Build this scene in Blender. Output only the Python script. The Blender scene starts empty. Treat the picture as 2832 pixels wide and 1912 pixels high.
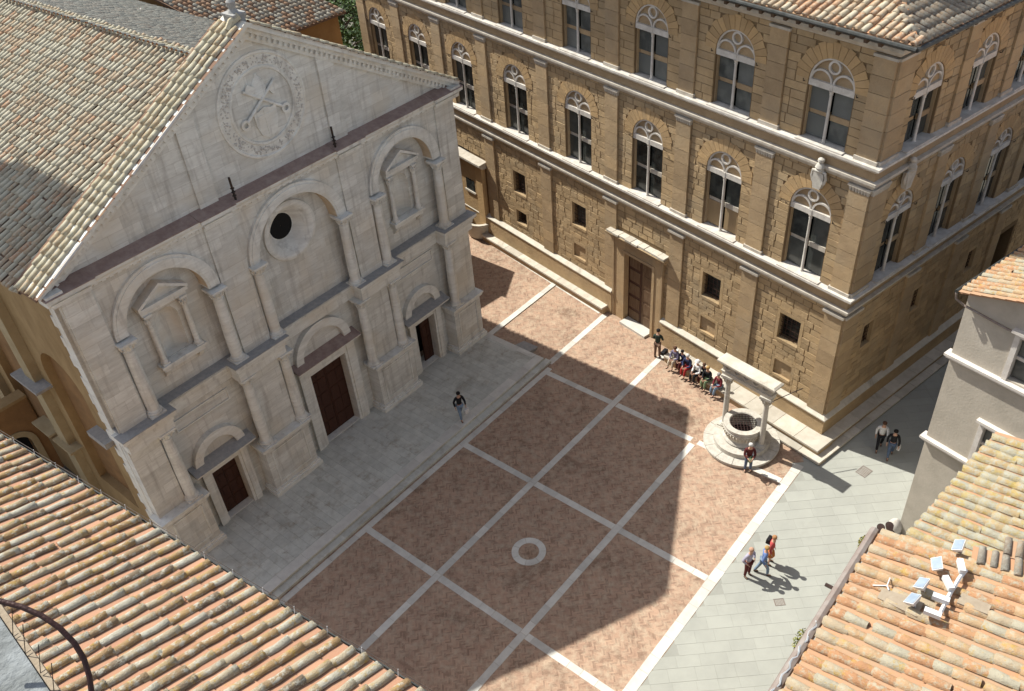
import bpy, bmesh, math, random
import numpy as np
from mathutils import Matrix, Vector
random.seed(7); RNG=np.random.default_rng(7)
R=math.radians
sc=bpy.context.scene; COL=sc.collection

# ---------------------------------------------------------------- camera, sky, sun, exposure
CAM=np.array([0.,0.,30.])
RC=np.array([[0.63292988,-0.7708393,-0.07215638],[-0.51588242,-0.35041254,-0.78171375],[0.57729118,0.53199419,-0.61944901]])
cam_d=bpy.data.cameras.new('camera'); cam_d.sensor_width=36; cam_d.lens=31.17; cam_d.clip_start=.1; cam_d.clip_end=3000
cam=bpy.data.objects.new('camera',cam_d); COL.objects.link(cam); sc.camera=cam
mw=Matrix.Identity(4)
for i in range(3):
    mw[i][0]=RC[0][i]; mw[i][1]=-RC[1][i]; mw[i][2]=-RC[2][i]; mw[i][3]=CAM[i]
cam.matrix_world=mw
SUN_EL,SUN_AZ=50.0,4.2          # degrees; the sun stands behind the church (+Y), shadows fall to -Y
wd=bpy.data.worlds.new('World'); sc.world=wd; wd.use_nodes=True
nt=wd.node_tree; sky=nt.nodes.new('ShaderNodeTexSky'); sky.sky_type='NISHITA'; sky.sun_disc=False
sky.sun_elevation=R(SUN_EL); sky.sun_rotation=R(-SUN_AZ); sky.altitude=500; sky.air_density=1.0; sky.dust_density=1.5; sky.ozone_density=1.0
bg=nt.nodes['Background']; bg.inputs['Strength'].default_value=0.13; hs=nt.nodes.new('ShaderNodeHueSaturation'); hs.inputs['Saturation'].default_value=.55; nt.links.new(sky.outputs[0],hs.inputs['Color']); nt.links.new(hs.outputs[0],bg.inputs[0])
sd=bpy.data.lights.new('sun','SUN'); sd.energy=4.8; sd.angle=R(.5); sd.color=(1,.975,.885)
sun=bpy.data.objects.new('sun',sd); COL.objects.link(sun); sun.location=(0,60,80)
tv=Vector((math.sin(R(SUN_AZ))*math.cos(R(SUN_EL)),-math.cos(R(SUN_AZ))*math.cos(R(SUN_EL)),-math.sin(R(SUN_EL))))
sun.rotation_euler=tv.to_track_quat('-Z','Y').to_euler()
sc.view_settings.view_transform='Standard'; sc.view_settings.look='None'; sc.view_settings.exposure=0.58; sc.view_settings.gamma=1
sc.view_settings.use_curve_mapping=False
sc.cycles.max_bounces=6; sc.cycles.diffuse_bounces=4

def px(p):
    q=RC@(np.array(p,float)-CAM)
    if q[2]<=.05: return None
    return q[0]/q[2]*2452+1416, q[1]/q[2]*2452+956

# ---------------------------------------------------------------- materials
MATS={}
class NT:
    def __init__(s,name):
        m=bpy.data.materials.new(name); m.use_nodes=True; s.m=m; s.t=m.node_tree; s.b=s.t.nodes['Principled BSDF']; MATS[name]=m
        s._pos=None
    def n(s,k,**kw):
        x=s.t.nodes.new(k)
        for a,v in kw.items(): setattr(x,a,v)
        return x
    def l(s,a,b): s.t.links.new(a,b)
    def pos(s):
        if not s._pos: s._pos=s.n('ShaderNodeNewGeometry')
        return s._pos.outputs['Position']
    def vec(s,scale=(1,1,1),rot=(0,0,0)):
        if scale==(1,1,1) and rot==(0,0,0): return s.pos()
        x=s.n('ShaderNodeMapping'); s.l(s.pos(),x.inputs[0]); x.inputs['Scale'].default_value=scale; x.inputs['Rotation'].default_value=rot
        return x.outputs[0]
    def noise(s,scale,detail=4,rough=.6,vs=(1,1,1),dist=0):
        x=s.n('ShaderNodeTexNoise'); x.inputs['Scale'].default_value=scale; x.inputs['Detail'].default_value=detail; x.inputs['Roughness'].default_value=rough
        x.inputs['Distortion'].default_value=dist
        s.l(s.vec(vs),x.inputs['Vector']); return x.outputs['Fac']
    def ramp(s,fac,stops,interp='LINEAR'):
        x=s.n('ShaderNodeValToRGB'); e=x.color_ramp.elements; x.color_ramp.interpolation=interp
        while len(e)<len(stops): e.new(.5)
        for i,(p,c) in enumerate(stops):
            e[i].position=p; e[i].color=(*c,1) if len(c)==3 else c
        s.l(fac,x.inputs[0]); return x.outputs[0]
    def mask(s,fac,a,b):
        x=s.n('ShaderNodeMapRange'); x.inputs[1].default_value=a; x.inputs[2].default_value=b; s.l(fac,x.inputs[0]); return x.outputs[0]
    def math(s,op,a,b=None):
        x=s.n('ShaderNodeMath',operation=op)
        for i,v in enumerate((a,b)):
            if v is None: continue
            if isinstance(v,(int,float)): x.inputs[i].default_value=v
            else: s.l(v,x.inputs[i])
        return x.outputs[0]
    def mix(s,f,a,b,mode='MIX'):
        x=s.n('ShaderNodeMix',data_type='RGBA',blend_type=mode)
        for i,v in ((0,f),(6,a),(7,b)):
            if isinstance(v,(int,float)): x.inputs[i].default_value=v
            elif isinstance(v,tuple): x.inputs[i].default_value=(*v,1)
            else: s.l(v,x.inputs[i])
        return x.outputs[2]
    def rand(s):
        g=s.n('ShaderNodeNewGeometry'); o=s.n('ShaderNodeObjectInfo')
        return s.math('FRACT',s.math('ADD',g.outputs['Random Per Island'],o.outputs['Random']))
    def out(s,col,rough=.85,bump=None,strength=.4,dist=.02,metal=0,spec=.3):
        if isinstance(col,tuple): s.b.inputs['Base Color'].default_value=(*col,1)
        else: s.l(col,s.b.inputs['Base Color'])
        if isinstance(rough,(int,float)): s.b.inputs['Roughness'].default_value=rough
        else: s.l(rough,s.b.inputs['Roughness'])
        s.b.inputs['Metallic'].default_value=metal; s.b.inputs['Specular IOR Level'].default_value=spec
        if bump is not None:
            x=s.n('ShaderNodeBump'); x.inputs['Strength'].default_value=strength; x.inputs['Distance'].default_value=dist
            s.l(bump,x.inputs['Height']); s.l(x.outputs[0],s.b.inputs['Normal'])
        return s.m

def simple(name,col,col2=None,scale=4,rough=.85,bump=.3,bs=25,vs=(1,1,1),var=0,metal=0,spec=.3,lo=.35,hi=.65):
    t=NT(name); c=col
    if col2: c=t.mix(t.mask(t.noise(scale,5,.65,vs),lo,hi),col,col2)
    if var:
        r=t.rand(); c=t.mix(1.0,c,t.ramp(r,[(0,(1-var,)*3),(1,(1+var*.4,)*3)]),'MULTIPLY')
    return t.out(c,rough,t.noise(bs,4,.6,vs) if bump else None,bump,.02,metal,spec)

def travertine(name,a=(.745,.74,.69),b=(.585,.575,.53),warm=(.62,.56,.46),joint=True):
    t=NT(name)
    st=t.noise(1.6,6,.65,(.6,.6,3.0),.4); fine=t.noise(3.0,6,.7,(1,1,5),.5); big=t.noise(.55,4,.55)
    c=t.mix(t.mask(st,.35,.68),a,b)
    c=t.mix(t.math('MULTIPLY',t.mask(fine,.5,.72),.4),c,(.43,.40,.37))
    c=t.mix(t.math('MULTIPLY',t.mask(big,.48,.68),.65),c,warm)
    vert=t.noise(1.6,5,.6,(2.2,2.2,.25)); c=t.mix(t.math('MULTIPLY',t.mask(vert,.53,.72),.5),c,(.29,.265,.235))
    bump=t.noise(14,5,.7,(.6,.6,4))
    if joint:
        cb=t.n('ShaderNodeCombineXYZ'); sp=t.n('ShaderNodeSeparateXYZ'); t.l(t.pos(),sp.inputs[0]); t.l(sp.outputs[0],cb.inputs[0]); t.l(sp.outputs[2],cb.inputs[1])
        br=t.n('ShaderNodeTexBrick'); t.l(cb.outputs[0],br.inputs['Vector']); br.inputs['Scale'].default_value=1
        br.inputs['Brick Width'].default_value=1.25; br.inputs['Row Height'].default_value=.46; br.inputs['Mortar Size'].default_value=.008; br.inputs['Bias'].default_value=0
        br.inputs['Color1'].default_value=(1,1,1,1); br.inputs['Color2'].default_value=(.70,.69,.68,1); br.inputs['Mortar'].default_value=(.6,.56,.52,1)
        c=t.mix(.6,c,br.outputs['Color'],'MULTIPLY')
    return t.out(c,.8,bump,.35,.02)
travertine('travertine'); travertine('travertine_plain',joint=False)
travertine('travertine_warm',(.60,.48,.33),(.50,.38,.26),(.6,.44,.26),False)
simple('stone_top_grey',(.25,.25,.25),(.36,.345,.32),5,.9,.4,30,lo=.3,hi=.7)
simple('terracotta_ledge',(.235,.16,.135),(.32,.24,.205),3,.9,.4,30)
simple('white_stone',(.60,.56,.505),(.45,.41,.36),3,.75,.3,30)
simple('trim_stone',(.50,.455,.39),(.38,.335,.275),3,.85,.4,25,(1,1,1))

def tilemat(name,stops,lich=(.56,.54,.47),lich_amt=(.46,.62),yel=(.50,.33,.10),yel_amt=(.60,.70),dark=.5,under=(.45,.2,.1)):
    t=NT(name); r=t.rand()
    c=t.ramp(r,stops,'CONSTANT')
    c=t.mix(t.math('MULTIPLY',t.mask(t.noise(9,5,.7),*lich_amt),.85),c,lich)
    c=t.mix(t.math('MULTIPLY',t.mask(t.noise(4.3,6,.75,(1.3,1,1)),*yel_amt),.8),c,yel)
    c=t.mix(t.math('MULTIPLY',t.mask(t.noise(23,4,.7),.60,.74),dark),c,(.10,.085,.07))
    g=t.n('ShaderNodeNewGeometry')
    c=t.mix(g.outputs['Backfacing'],c,under)
    c=t.mix(1.0,c,(.745,.745,.69),'MULTIPLY')
    return t.out(c,.95,t.math('ADD',t.noise(40,4,.7),t.noise(11,4,.7)),.8,.03,spec=.12)
tilemat('tile_left',[(0,(.42,.28,.16)),(.16,(.50,.42,.32)),(.34,(.46,.31,.17)),(.5,(.52,.48,.41)),(.66,(.36,.26,.17)),(.8,(.48,.38,.26)),(.93,(.26,.2,.15))],lich=(.60,.58,.52),lich_amt=(.50,.60),yel=(.52,.34,.09),yel_amt=(.54,.64),dark=.6)
tilemat('tile_right',[(0,(.55,.31,.18)),(.2,(.56,.37,.23)),(.4,(.52,.28,.16)),(.55,(.52,.41,.30)),(.7,(.55,.38,.24)),(.85,(.48,.43,.35))],lich=(.53,.48,.39),lich_amt=(.49,.62),yel=(.56,.36,.10),yel_amt=(.56,.65),dark=.55)
tilemat('tile_far_yellow',[(0,(.50,.36,.21)),(.25,(.50,.40,.25)),(.5,(.47,.42,.33)),(.75,(.52,.39,.24))],lich=(.48,.47,.42),lich_amt=(.44,.58),yel=(.52,.38,.12),yel_amt=(.50,.64),dark=.4)
tilemat('tile_church',[(0,(.58,.51,.41)),(.2,(.60,.45,.33)),(.38,(.62,.57,.48)),(.55,(.57,.43,.32)),(.7,(.66,.60,.50)),(.85,(.48,.40,.32)),(.94,(.60,.36,.24))],lich=(.62,.59,.50),lich_amt=(.46,.64),yel=(.52,.45,.30),yel_amt=(.60,.74),dark=.3,under=(.4,.22,.15))
tilemat('tile_grey',[(0,(.34,.33,.31)),(.3,(.39,.36,.33)),(.6,(.36,.35,.33)),(.8,(.42,.37,.33))],lich=(.40,.40,.38),yel=(.36,.34,.28),dark=.3)
tilemat('tile_back',[(0,(.56,.36,.25)),(.25,(.60,.52,.43)),(.45,(.50,.30,.2)),(.65,(.62,.57,.50)),(.85,(.46,.40,.34))],lich=(.6,.57,.5),lich_amt=(.55,.7),yel=(.5,.42,.25),yel_amt=(.66,.78),dark=.3)
tilemat('tile_palazzo',[(0,(.62,.46,.33)),(.25,(.57,.35,.23)),(.45,(.68,.60,.48)),(.65,(.55,.42,.31)),(.85,(.64,.54,.42))],lich=(.66,.62,.54),lich_amt=(.5,.66),yel=(.5,.40,.2),yel_amt=(.64,.76),dark=.35)
tilemat('tile_coping',[(0,(.62,.52,.38)),(.25,(.60,.46,.32)),(.45,(.68,.61,.49)),(.7,(.58,.50,.38)),(.85,(.64,.57,.44))],lich=(.66,.64,.54),lich_amt=(.46,.62),yel=(.55,.47,.28),yel_amt=(.55,.7),dark=.3)
tilemat('tile_brown',[(0,(.34,.27,.22)),(.3,(.42,.33,.26)),(.6,(.36,.31,.27)),(.8,(.46,.34,.25))],lich=(.44,.42,.38),yel=(.4,.34,.24),dark=.35)
def panmat(name,a,b,yel_amt=(.58,.7)):
    t=NT(name); c=t.ramp(t.rand(),[(0,a),(.5,b),(1,tuple(x*1.08 for x in a))])
    c=t.mix(t.math('MULTIPLY',t.mask(t.noise(5,5,.7),*yel_amt),.7),c,(.52,.33,.12))
    c=t.mix(t.math('MULTIPLY',t.mask(t.noise(12,5,.7),.58,.74),.5),c,(.40,.33,.26))
    c=t.mix(1.0,c,(.74,.74,.72),'MULTIPLY')
    return t.out(c,.95,t.noise(30,4,.7),.4,.02,spec=.12)
panmat('pan_left',(.56,.32,.21),(.52,.28,.185)); panmat('pan_right',(.58,.32,.19),(.52,.34,.22)); panmat('pan_church',(.24,.14,.10),(.28,.18,.13)); panmat('pan_grey',(.26,.24,.22),(.3,.27,.25))

def sandstone(name,a=(.47,.34,.185),b=(.375,.26,.135),g=(.36,.29,.20),var=.34,bump=.9):
    t=NT(name); c=t.mix(t.mask(t.noise(1.4,5,.65),.35,.66),a,b)
    c=t.mix(t.math('MULTIPLY',t.mask(t.noise(.5,4,.6),.5,.72),.6),c,g)
    c=t.mix(t.math('MULTIPLY',t.mask(t.noise(7,5,.75),.62,.76),.4),c,(.60,.46,.27))
    c=t.mix(t.math('MULTIPLY',t.mask(t.noise(16,5,.75),.6,.72),.55),c,(.10,.07,.04))
    r=t.rand(); c=t.mix(1.0,c,t.ramp(r,[(0,(1-var,1-var*1.05,1-var*1.15)),(.5,(1,1,1)),(1,(1.12,1.1,1.05))]),'MULTIPLY')
    h=t.math('ADD',t.noise(7,6,.75),t.math('MULTIPLY',t.noise(30,4,.7),.4))
    return t.out(c,.95,h,bump,.055,spec=.15)
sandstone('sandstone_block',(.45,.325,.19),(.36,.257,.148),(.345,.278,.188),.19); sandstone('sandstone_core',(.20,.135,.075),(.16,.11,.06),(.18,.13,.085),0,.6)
sandstone('sandstone_smooth',(.43,.312,.188),(.35,.252,.152),(.338,.273,.19),.14,.8); sandstone('sandstone_golden',(.475,.325,.172),(.395,.268,.142),(.37,.27,.165),.13,.7)
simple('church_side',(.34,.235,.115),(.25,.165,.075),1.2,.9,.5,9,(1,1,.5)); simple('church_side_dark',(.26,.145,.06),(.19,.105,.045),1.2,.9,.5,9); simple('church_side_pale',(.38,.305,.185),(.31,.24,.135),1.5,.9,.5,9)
t=NT('window_glass'); t.out(t.mix(t.mask(t.noise(2.2,3,.5),.4,.65),t.ramp(t.rand(),[(0,(.012,.014,.014)),(.6,(.03,.034,.033)),(1,(.085,.09,.083))]),(.05,.055,.05)),.18,None,spec=.5)
t=NT('screened_glass'); t.out(t.mix(t.mask(t.noise(2.2,3,.5),.4,.65),t.ramp(t.rand(),[(0,(.05,.055,.052)),(1,(.15,.155,.145))]),(.12,.125,.115)),.5,None,spec=.35)
simple('well_stone',(.54,.505,.445),(.40,.37,.32),5,.85,.5,25); simple('wood_panel_tan',(.30,.215,.12),(.25,.175,.1),3,.8,.2,20,(1,1,.2))
simple('iron',(.03,.026,.024),(.06,.04,.03),6,.6,.2,30,metal=.4); simple('rusty_iron',(.03,.013,.012),(.05,.022,.018),9,.5,.3,40,metal=.2)
simple('dark_hole',(.006,.006,.006)); simple('wood_door',(.040,.014,.008),(.065,.024,.013),6,.55,.3,30,(6,6,.5))
simple('wood_old',(.10,.055,.03),(.17,.115,.07),3,.75,.4,18,(5,5,.5)); simple('wood_beam',(.07,.045,.03),(.11,.07,.045),6,.85,.3,20)
simple('gutter_metal',(.035,.038,.036),(.075,.075,.07),4,.5,.2,20,metal=.3); simple('gutter_brown',(.20,.15,.125),(.27,.235,.21),3,.6,.2,18,metal=.1); simple('copper_dark',(.05,.03,.025),(.08,.05,.04),5,.5,.2,20,metal=.4)
simple('foil_white',(.75,.76,.76),(.5,.52,.52),6,.3,.2,20,metal=.5)
simple('plaster_grey',(.48,.43,.36),(.39,.35,.29),1.4,.95,.45,12,lo=.3,hi=.72); simple('plaster_band',(.64,.60,.55),(.55,.5,.45),4,.85,.3,25)
simple('plaster_ochre',(.42,.235,.09),(.33,.18,.07),1,.95,.3,12); simple('plaster_tan',(.42,.33,.22),(.33,.25,.16),1.2,.95,.3,12)
simple('stone_lichen',(.25,.265,.27),(.10,.105,.10),7,.95,.8,30,lo=.3,hi=.72); simple('mortar_beige',(.33,.27,.20),(.27,.215,.155),6,.95,.5,22)
simple('white_metal',(.62,.62,.62),None,1,.35,0); simple('lamp_glass',(.22,.27,.33),(.28,.33,.39),6,.35,0,spec=.4); simple('black_plastic',(.02,.02,.022),None,1,.5,0)
simple('wreath_stone',(.55,.515,.47),(.45,.42,.385),9,.9,.5,30)
def paving(name,a,b,dark,dark_amt,var,scale=1.4,extra=None,rough=.85,bump=.3):
    t=NT(name); c=t.mix(t.mask(t.noise(scale,5,.65),.36,.64),a,b)
    r=t.rand(); c=t.mix(1.0,c,t.ramp(r,[(0,(1-var,)*3),(.5,(1,1,1)),(1,(1+var*.5,)*3)]),'MULTIPLY')
    c=t.mix(t.math('MULTIPLY',t.mask(t.noise(.42,6,.7,dist=.6),*dark_amt),.8),c,dark)
    if extra: c=t.mix(t.math('MULTIPLY',t.mask(t.noise(extra[1],5,.7),*extra[2]),extra[3]),c,extra[0])
    return t.out(c,rough,t.noise(26,4,.7),bump,.015)
paving('brick_pave',(.405,.268,.187),(.325,.21,.148),(.16,.105,.072),(.53,.70),.30,.9,((.465,.37,.27),3,(.44,.68),.75))
paving('brick_joint',(.34,.24,.17),(.29,.205,.145),(.14,.09,.06),(.6,.74),0,2)
paving('pave_slab',(.35,.352,.315),(.315,.317,.285),(.275,.275,.245),(.6,.75),.05,.8)
paving('pave_joint',(.29,.29,.26),(.265,.265,.235),(.28,.26,.23),(.6,.75),0,2)
paving('platform_slab',(.57,.565,.505),(.475,.47,.42),(.34,.315,.265),(.54,.70),.09,2.6,((.32,.27,.21),1.6,(.54,.68),.65))
paving('band_stone',(.62,.595,.535),(.53,.505,.455),(.42,.39,.34),(.6,.75),.14,2)
paving('bench_stone',(.55,.505,.43),(.46,.415,.345),(.27,.24,.19),(.57,.72),.2,2,((.28,.28,.20),2.4,(.6,.75),.5))
paving('alley_stone',(.26,.25,.23),(.2,.19,.175),(.13,.12,.11),(.55,.7),.15,1.5)
t=NT('leaf'); r=t.rand(); t.out(t.ramp(r,[(0,(.018,.04,.012)),(.5,(.05,.10,.022)),(1,(.11,.17,.04))]),.7); 
t=NT('leaf_weed'); r=t.rand(); t.out(t.ramp(r,[(0,(.08,.11,.03)),(.5,(.22,.22,.05)),(1,(.35,.28,.06))]),.8)
simple('bark',(.08,.06,.045),(.05,.04,.03),6); simple('ground_earth',(.20,.18,.15),(.15,.135,.11),.6,.95,.3,6)
def cloth(name,c): 
    if name in MATS: return MATS[name]
    return simple(name,c,tuple(x*.72 for x in c),14,.9,.3,60)
simple('skin',(.50,.30,.21),(.42,.24,.17),20,.6,.1,60)

# ---------------------------------------------------------------- mesh helpers
class MB:
    def __init__(s): s.v=[]; s.f=[]; s.sm=False
    def add(s,vs,fs):
        o=len(s.v); s.v+= [tuple(p) for p in vs]; s.f+=[tuple(i+o for i in f) for f in fs]; return s
    def box(s,x0,x1,y0,y1,z0,z1):
        return s.add([(x0,y0,z0),(x1,y0,z0),(x1,y1,z0),(x0,y1,z0),(x0,y0,z1),(x1,y0,z1),(x1,y1,z1),(x0,y1,z1)],
          [(0,3,2,1),(4,5,6,7),(0,1,5,4),(1,2,6,5),(2,3,7,6),(3,0,4,7)])
    def hexa(s,b,t):   # 4 bottom, 4 top corner points
        return s.add(list(b)+list(t),[(0,3,2,1),(4,5,6,7),(0,1,5,4),(1,2,6,5),(2,3,7,6),(3,0,4,7)])
    def prism(s,poly,y0,y1):   # poly in (x,z), ccw seen from -y; extruded along y
        n=len(poly); a=[(x,y0,z) for x,z in poly]; b=[(x,y1,z) for x,z in poly]
        return s.add(a+b,[tuple(range(n)),tuple(range(2*n-1,n-1,-1))]+[(i,i+n,(i+1)%n+n,(i+1)%n) for i in range(n)])
    def prismx(s,poly,x0,x1):  # poly in (y,z)
        n=len(poly); a=[(x0,y,z) for y,z in poly]; b=[(x1,y,z) for y,z in poly]
        return s.add(a+b,[tuple(range(n)),tuple(range(2*n-1,n-1,-1))]+[(i,i+n,(i+1)%n+n,(i+1)%n) for i in range(n)])
    def lathe(s,cx,cy,prof,n=16,cap=True):   # prof [(r,z)]
        vs=[];fs=[];m=len(prof)
        for r,z in prof:
            for k in range(n): a=2*math.pi*k/n; vs.append((cx+r*math.cos(a),cy+r*math.sin(a),z))
        for j in range(m-1):
            for k in range(n): fs.append((j*n+k,j*n+(k+1)%n,(j+1)*n+(k+1)%n,(j+1)*n+k))
        if cap: fs.append(tuple(range(n-1,-1,-1))); fs.append(tuple((m-1)*n+k for k in range(n)))
        return s.add(vs,fs)
    def lathey(s,cx,cz,prof,n=32,cap=False):   # axis along y, prof [(r,y)]
        vs=[];fs=[];m=len(prof)
        for r,y in prof:
            for k in range(n): a=2*math.pi*k/n; vs.append((cx+r*math.cos(a),y,cz+r*math.sin(a)))
        for j in range(m-1):
            for k in range(n): fs.append((j*n+k,(j+1)*n+k,(j+1)*n+(k+1)%n,j*n+(k+1)%n))
        if cap: fs.append(tuple((m-1)*n+k for k in range(n)))
        return s.add(vs,fs)
    def ring(s,cx,cz,r0,r1,y0,y1,a0=0,a1=180,n=20):   # arch ring in xz-plane, front y0, back y1
        vs=[];fs=[]
        for k in range(n+1):
            a=R(a0+(a1-a0)*k/n); c,d=math.cos(a),math.sin(a)
            vs+=[(cx+r0*c,y0,cz+r0*d),(cx+r1*c,y0,cz+r1*d),(cx+r1*c,y1,cz+r1*d),(cx+r0*c,y1,cz+r0*d)]
        for k in range(n):
            o=4*k
            for i in range(4): fs.append((o+i,o+(i+1)%4,o+4+(i+1)%4,o+4+i))
        if abs(a1-a0)<359: fs+= [(3,2,1,0),(4*n,4*n+1,4*n+2,4*n+3)]
        return s.add(vs,fs)
    def tube(s,pts,r,n=6):
        pts=[Vector(p) for p in pts]; rs=r if isinstance(r,(list,tuple)) else [r]*len(pts); vs=[];fs=[]
        for i,p in enumerate(pts):
            d=(pts[min(i+1,len(pts)-1)]-pts[max(i-1,0)]).normalized(); u=d.orthogonal().normalized() if i==0 else (u-d*u.dot(d)).normalized(); w=d.cross(u)
            for k in range(n): a=2*math.pi*k/n; vs.append(p+(u*math.cos(a)+w*math.sin(a))*rs[i])
        for i in range(len(pts)-1):
            for k in range(n): fs.append((i*n+k,i*n+(k+1)%n,(i+1)*n+(k+1)%n,(i+1)*n+k))
        fs+=[tuple(range(n-1,-1,-1)),tuple((len(pts)-1)*n+k for k in range(n))]
        return s.add(vs,fs)
    def xf(s,fn): s.v=[tuple(fn(*p)) for p in s.v]; return s
    def mesh(s,name,smooth=False):
        me=bpy.data.meshes.new(name); me.from_pydata(s.v,[],s.f)
        bm=bmesh.new(); bm.from_mesh(me); bmesh.ops.recalc_face_normals(bm,faces=bm.faces); bm.to_mesh(me); bm.free()
        if smooth: smooth_mesh(me)
        return me
    def build(s,name,m,parent=None,smooth=False,kind=None,label=None):
        o=link(name,s.mesh(name,smooth),m,parent)
        if kind: o['kind']=kind
        if label: o['label']=label
        return o
def smooth_mesh(me,ang=40):
    me.polygons.foreach_set('use_smooth',[True]*len(me.polygons))
    try: me.set_sharp_from_angle(angle=R(ang))
    except Exception: pass
WM={}   # world matrix of everything placed
def link(name,me,m=None,parent=None,mat=None):
    """new object; mesh coordinates are in the parent's frame, or placed by mat (in the parent's frame)"""
    o=bpy.data.objects.new(name,me); COL.objects.link(o)
    if m is not None and me is not None and len(me.materials)==0: me.materials.append(MATS[m])
    if parent:
        o.parent=parent; off=OFFS.get(parent.name)
        if off is not None: mat=off@mat if mat is not None else off
    if mat is not None: o.matrix_basis=mat
    return o
OFFS={}   # roots whose parts are written in world coordinates
def wthing(name,label,cat,loc,group=None):
    o=thing(name,label,cat,None,loc,group); OFFS[o.name]=Matrix.Translation(-Vector(loc)); return o
def thing(name,label,cat,mat=None,loc=(0,0,0),group=None):
    o=bpy.data.objects.new(name,None); COL.objects.link(o); o.empty_display_size=.2
    o.matrix_basis=mat if mat is not None else Matrix.Translation(loc)
    return tag(o,label,cat,group)
def tag(o,label,cat,group=None):
    o['label']=label; o['category']=cat
    if group: o['group']=group
    return o
def struct(o): o['kind']='structure'; return o
def joined(name,me,mats,m,parent):
    """many copies of one piece as ONE mesh (pieces past the limit)"""
    n=len(me.vertices); co=np.empty(n*3); me.vertices.foreach_get('co',co); co=co.reshape(-1,3)
    A=np.array([np.array(x) for x in mats]); V=np.einsum('kij,nj->kni',A[:,:3,:3],co)+A[:,None,:3,3]
    F=[tuple(p.vertices) for p in me.polygons]; K=len(mats)
    nf=len(F); lens=np.array([len(f) for f in F]); flat=np.concatenate([np.array(f) for f in F])
    L=(flat[None,:]+np.arange(K)[:,None]*n).ravel(); tot=np.tile(lens,K); st=np.concatenate([[0],np.cumsum(tot)[:-1]])
    g=bpy.data.meshes.new(name); g.vertices.add(K*n); g.vertices.foreach_set('co',V.ravel())
    g.loops.add(len(L)); g.loops.foreach_set('vertex_index',L.astype(np.int32)); g.polygons.add(K*nf); g.polygons.foreach_set('loop_start',st.astype(np.int32))
    try: g.polygons.foreach_set('loop_total',tot.astype(np.int32))
    except Exception: pass
    sm=np.empty(nf,bool); me.polygons.foreach_get('use_smooth',sm); g.polygons.foreach_set('use_smooth',np.tile(sm,K))
    g.update(calc_edges=True); g.validate()
    o=link(name,g,m,parent); o['kind']='stuff'; return o
def pieces(name,me,mats,m,parent,wm=None,limit=300,rest=None):
    """the `limit` pieces that show largest become objects, the others one joined part"""
    if len(me.materials)==0: me.materials.append(MATS[m])
    wm=np.array(wm) if wm is not None else np.eye(4)
    sc_=[]
    for i,x in enumerate(mats):
        p=wm@np.array([*x.translation,1]); q=px(p[:3])
        vis=q is not None and -20<q[0]<2852 and -20<q[1]<1932
        sc_.append((0 if vis else 1,np.linalg.norm(p[:3]-CAM),i))
    sc_.sort(); keep=[i for v,_,i in sc_ if v==0][:limit]; ks=set(keep)
    for i in keep: link(name,me,None,parent,mats[i])
    r=[x for i,x in enumerate(mats) if i not in ks]
    if r: joined(rest or name+'_field',me,r,m,parent)
def boxpieces(name,boxes,m,parent,wm=None,limit=300,rest=None,f=.495,frame=None):
    """pieces of differing size: each (cx,cy,cz,sx,sy,sz) from one chamfered unit block; +y face is the front"""
    b=MB(); k=.5
    b.add([(-k,-k,-k),(k,-k,-k),(k,-k,k),(-k,-k,k),(-k,k*.8,-k),(k,k*.8,-k),(k,k*.8,k),(-k,k*.8,k),(-f,k,-f+.003),(f,k,-f+.003),(f,k,f-.003),(-f,k,f-.003)],
      [(0,1,5,4),(1,2,6,5),(2,3,7,6),(3,0,4,7),(4,5,9,8),(5,6,10,9),(6,7,11,10),(7,4,8,11),(8,9,10,11)])
    me=b.mesh(name); mats=[]
    for cx,cy,cz,sx,sy,sz in boxes:
        M=Matrix.Translation((cx,cy,cz))@Matrix.Diagonal((sx,sy,sz,1)); mats.append(frame@M if frame is not None else M)
    pieces(name,me,mats,m,parent,wm,limit,rest)

def wall(x0,x1,z0,z1,ops,depth,y=0.0,back=False):
    """sheet in the xz-plane at y (front faces -y), openings with reveals of given depth (towards +y).
    ops: dict(xc,hw,zb,zt,kind) kind rect|arch|circle (arch: zt = springing)"""
    b=MB(); xs={x0,x1}
    for o in ops:
        n=12 if o['kind']!='rect' else 1
        for k in range(n+1):
            t=o['xc']-o['hw']*math.cos(math.pi*k/n); xs.add(round(min(max(t,x0),x1),5))
    xs=sorted(xs)
    def lim(o,x):
        t=max(0,1-((x-o['xc'])/o['hw'])**2)**.5*o['hw']
        if o['kind']=='rect': return o['zb'],o['zt']
        if o['kind']=='arch': return o['zb'],o['zt']+t
        return o['zb']-t,o['zb']+t
    for a,c in zip(xs[:-1],xs[1:]):
        if c-a<1e-5: continue
        m=(a+c)/2; act=sorted([o for o in ops if abs(m-o['xc'])<o['hw']],key=lambda o:o['zb'])
        la=lc=z0
        for o in act:
            (ba,ta),(bc,tc)=lim(o,a),lim(o,c)
            if ba-la>1e-4 or bc-lc>1e-4: b.add([(a,y,la),(c,y,lc),(c,y,bc),(a,y,ba)],[(0,1,2,3)])
            b.add([(a,y,ba),(c,y,bc),(c,y+depth,bc),(a,y+depth,ba)],[(3,2,1,0)])
            b.add([(a,y,ta),(c,y,tc),(c,y+depth,tc),(a,y+depth,ta)],[(0,1,2,3)])
            la,lc=ta,tc
        b.add([(a,y,la),(c,y,lc),(c,y,z1),(a,y,z1)],[(0,1,2,3)])
    for o in ops:
        if o['kind']!='circle':
            for s in (-1,1):
                x=o['xc']+s*o['hw']; b.add([(x,y,o['zb']),(x,y+depth,o['zb']),(x,y+depth,o['zt']),(x,y,o['zt'])],[(0,1,2,3) if s<0 else (3,2,1,0)])
    return b
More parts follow.
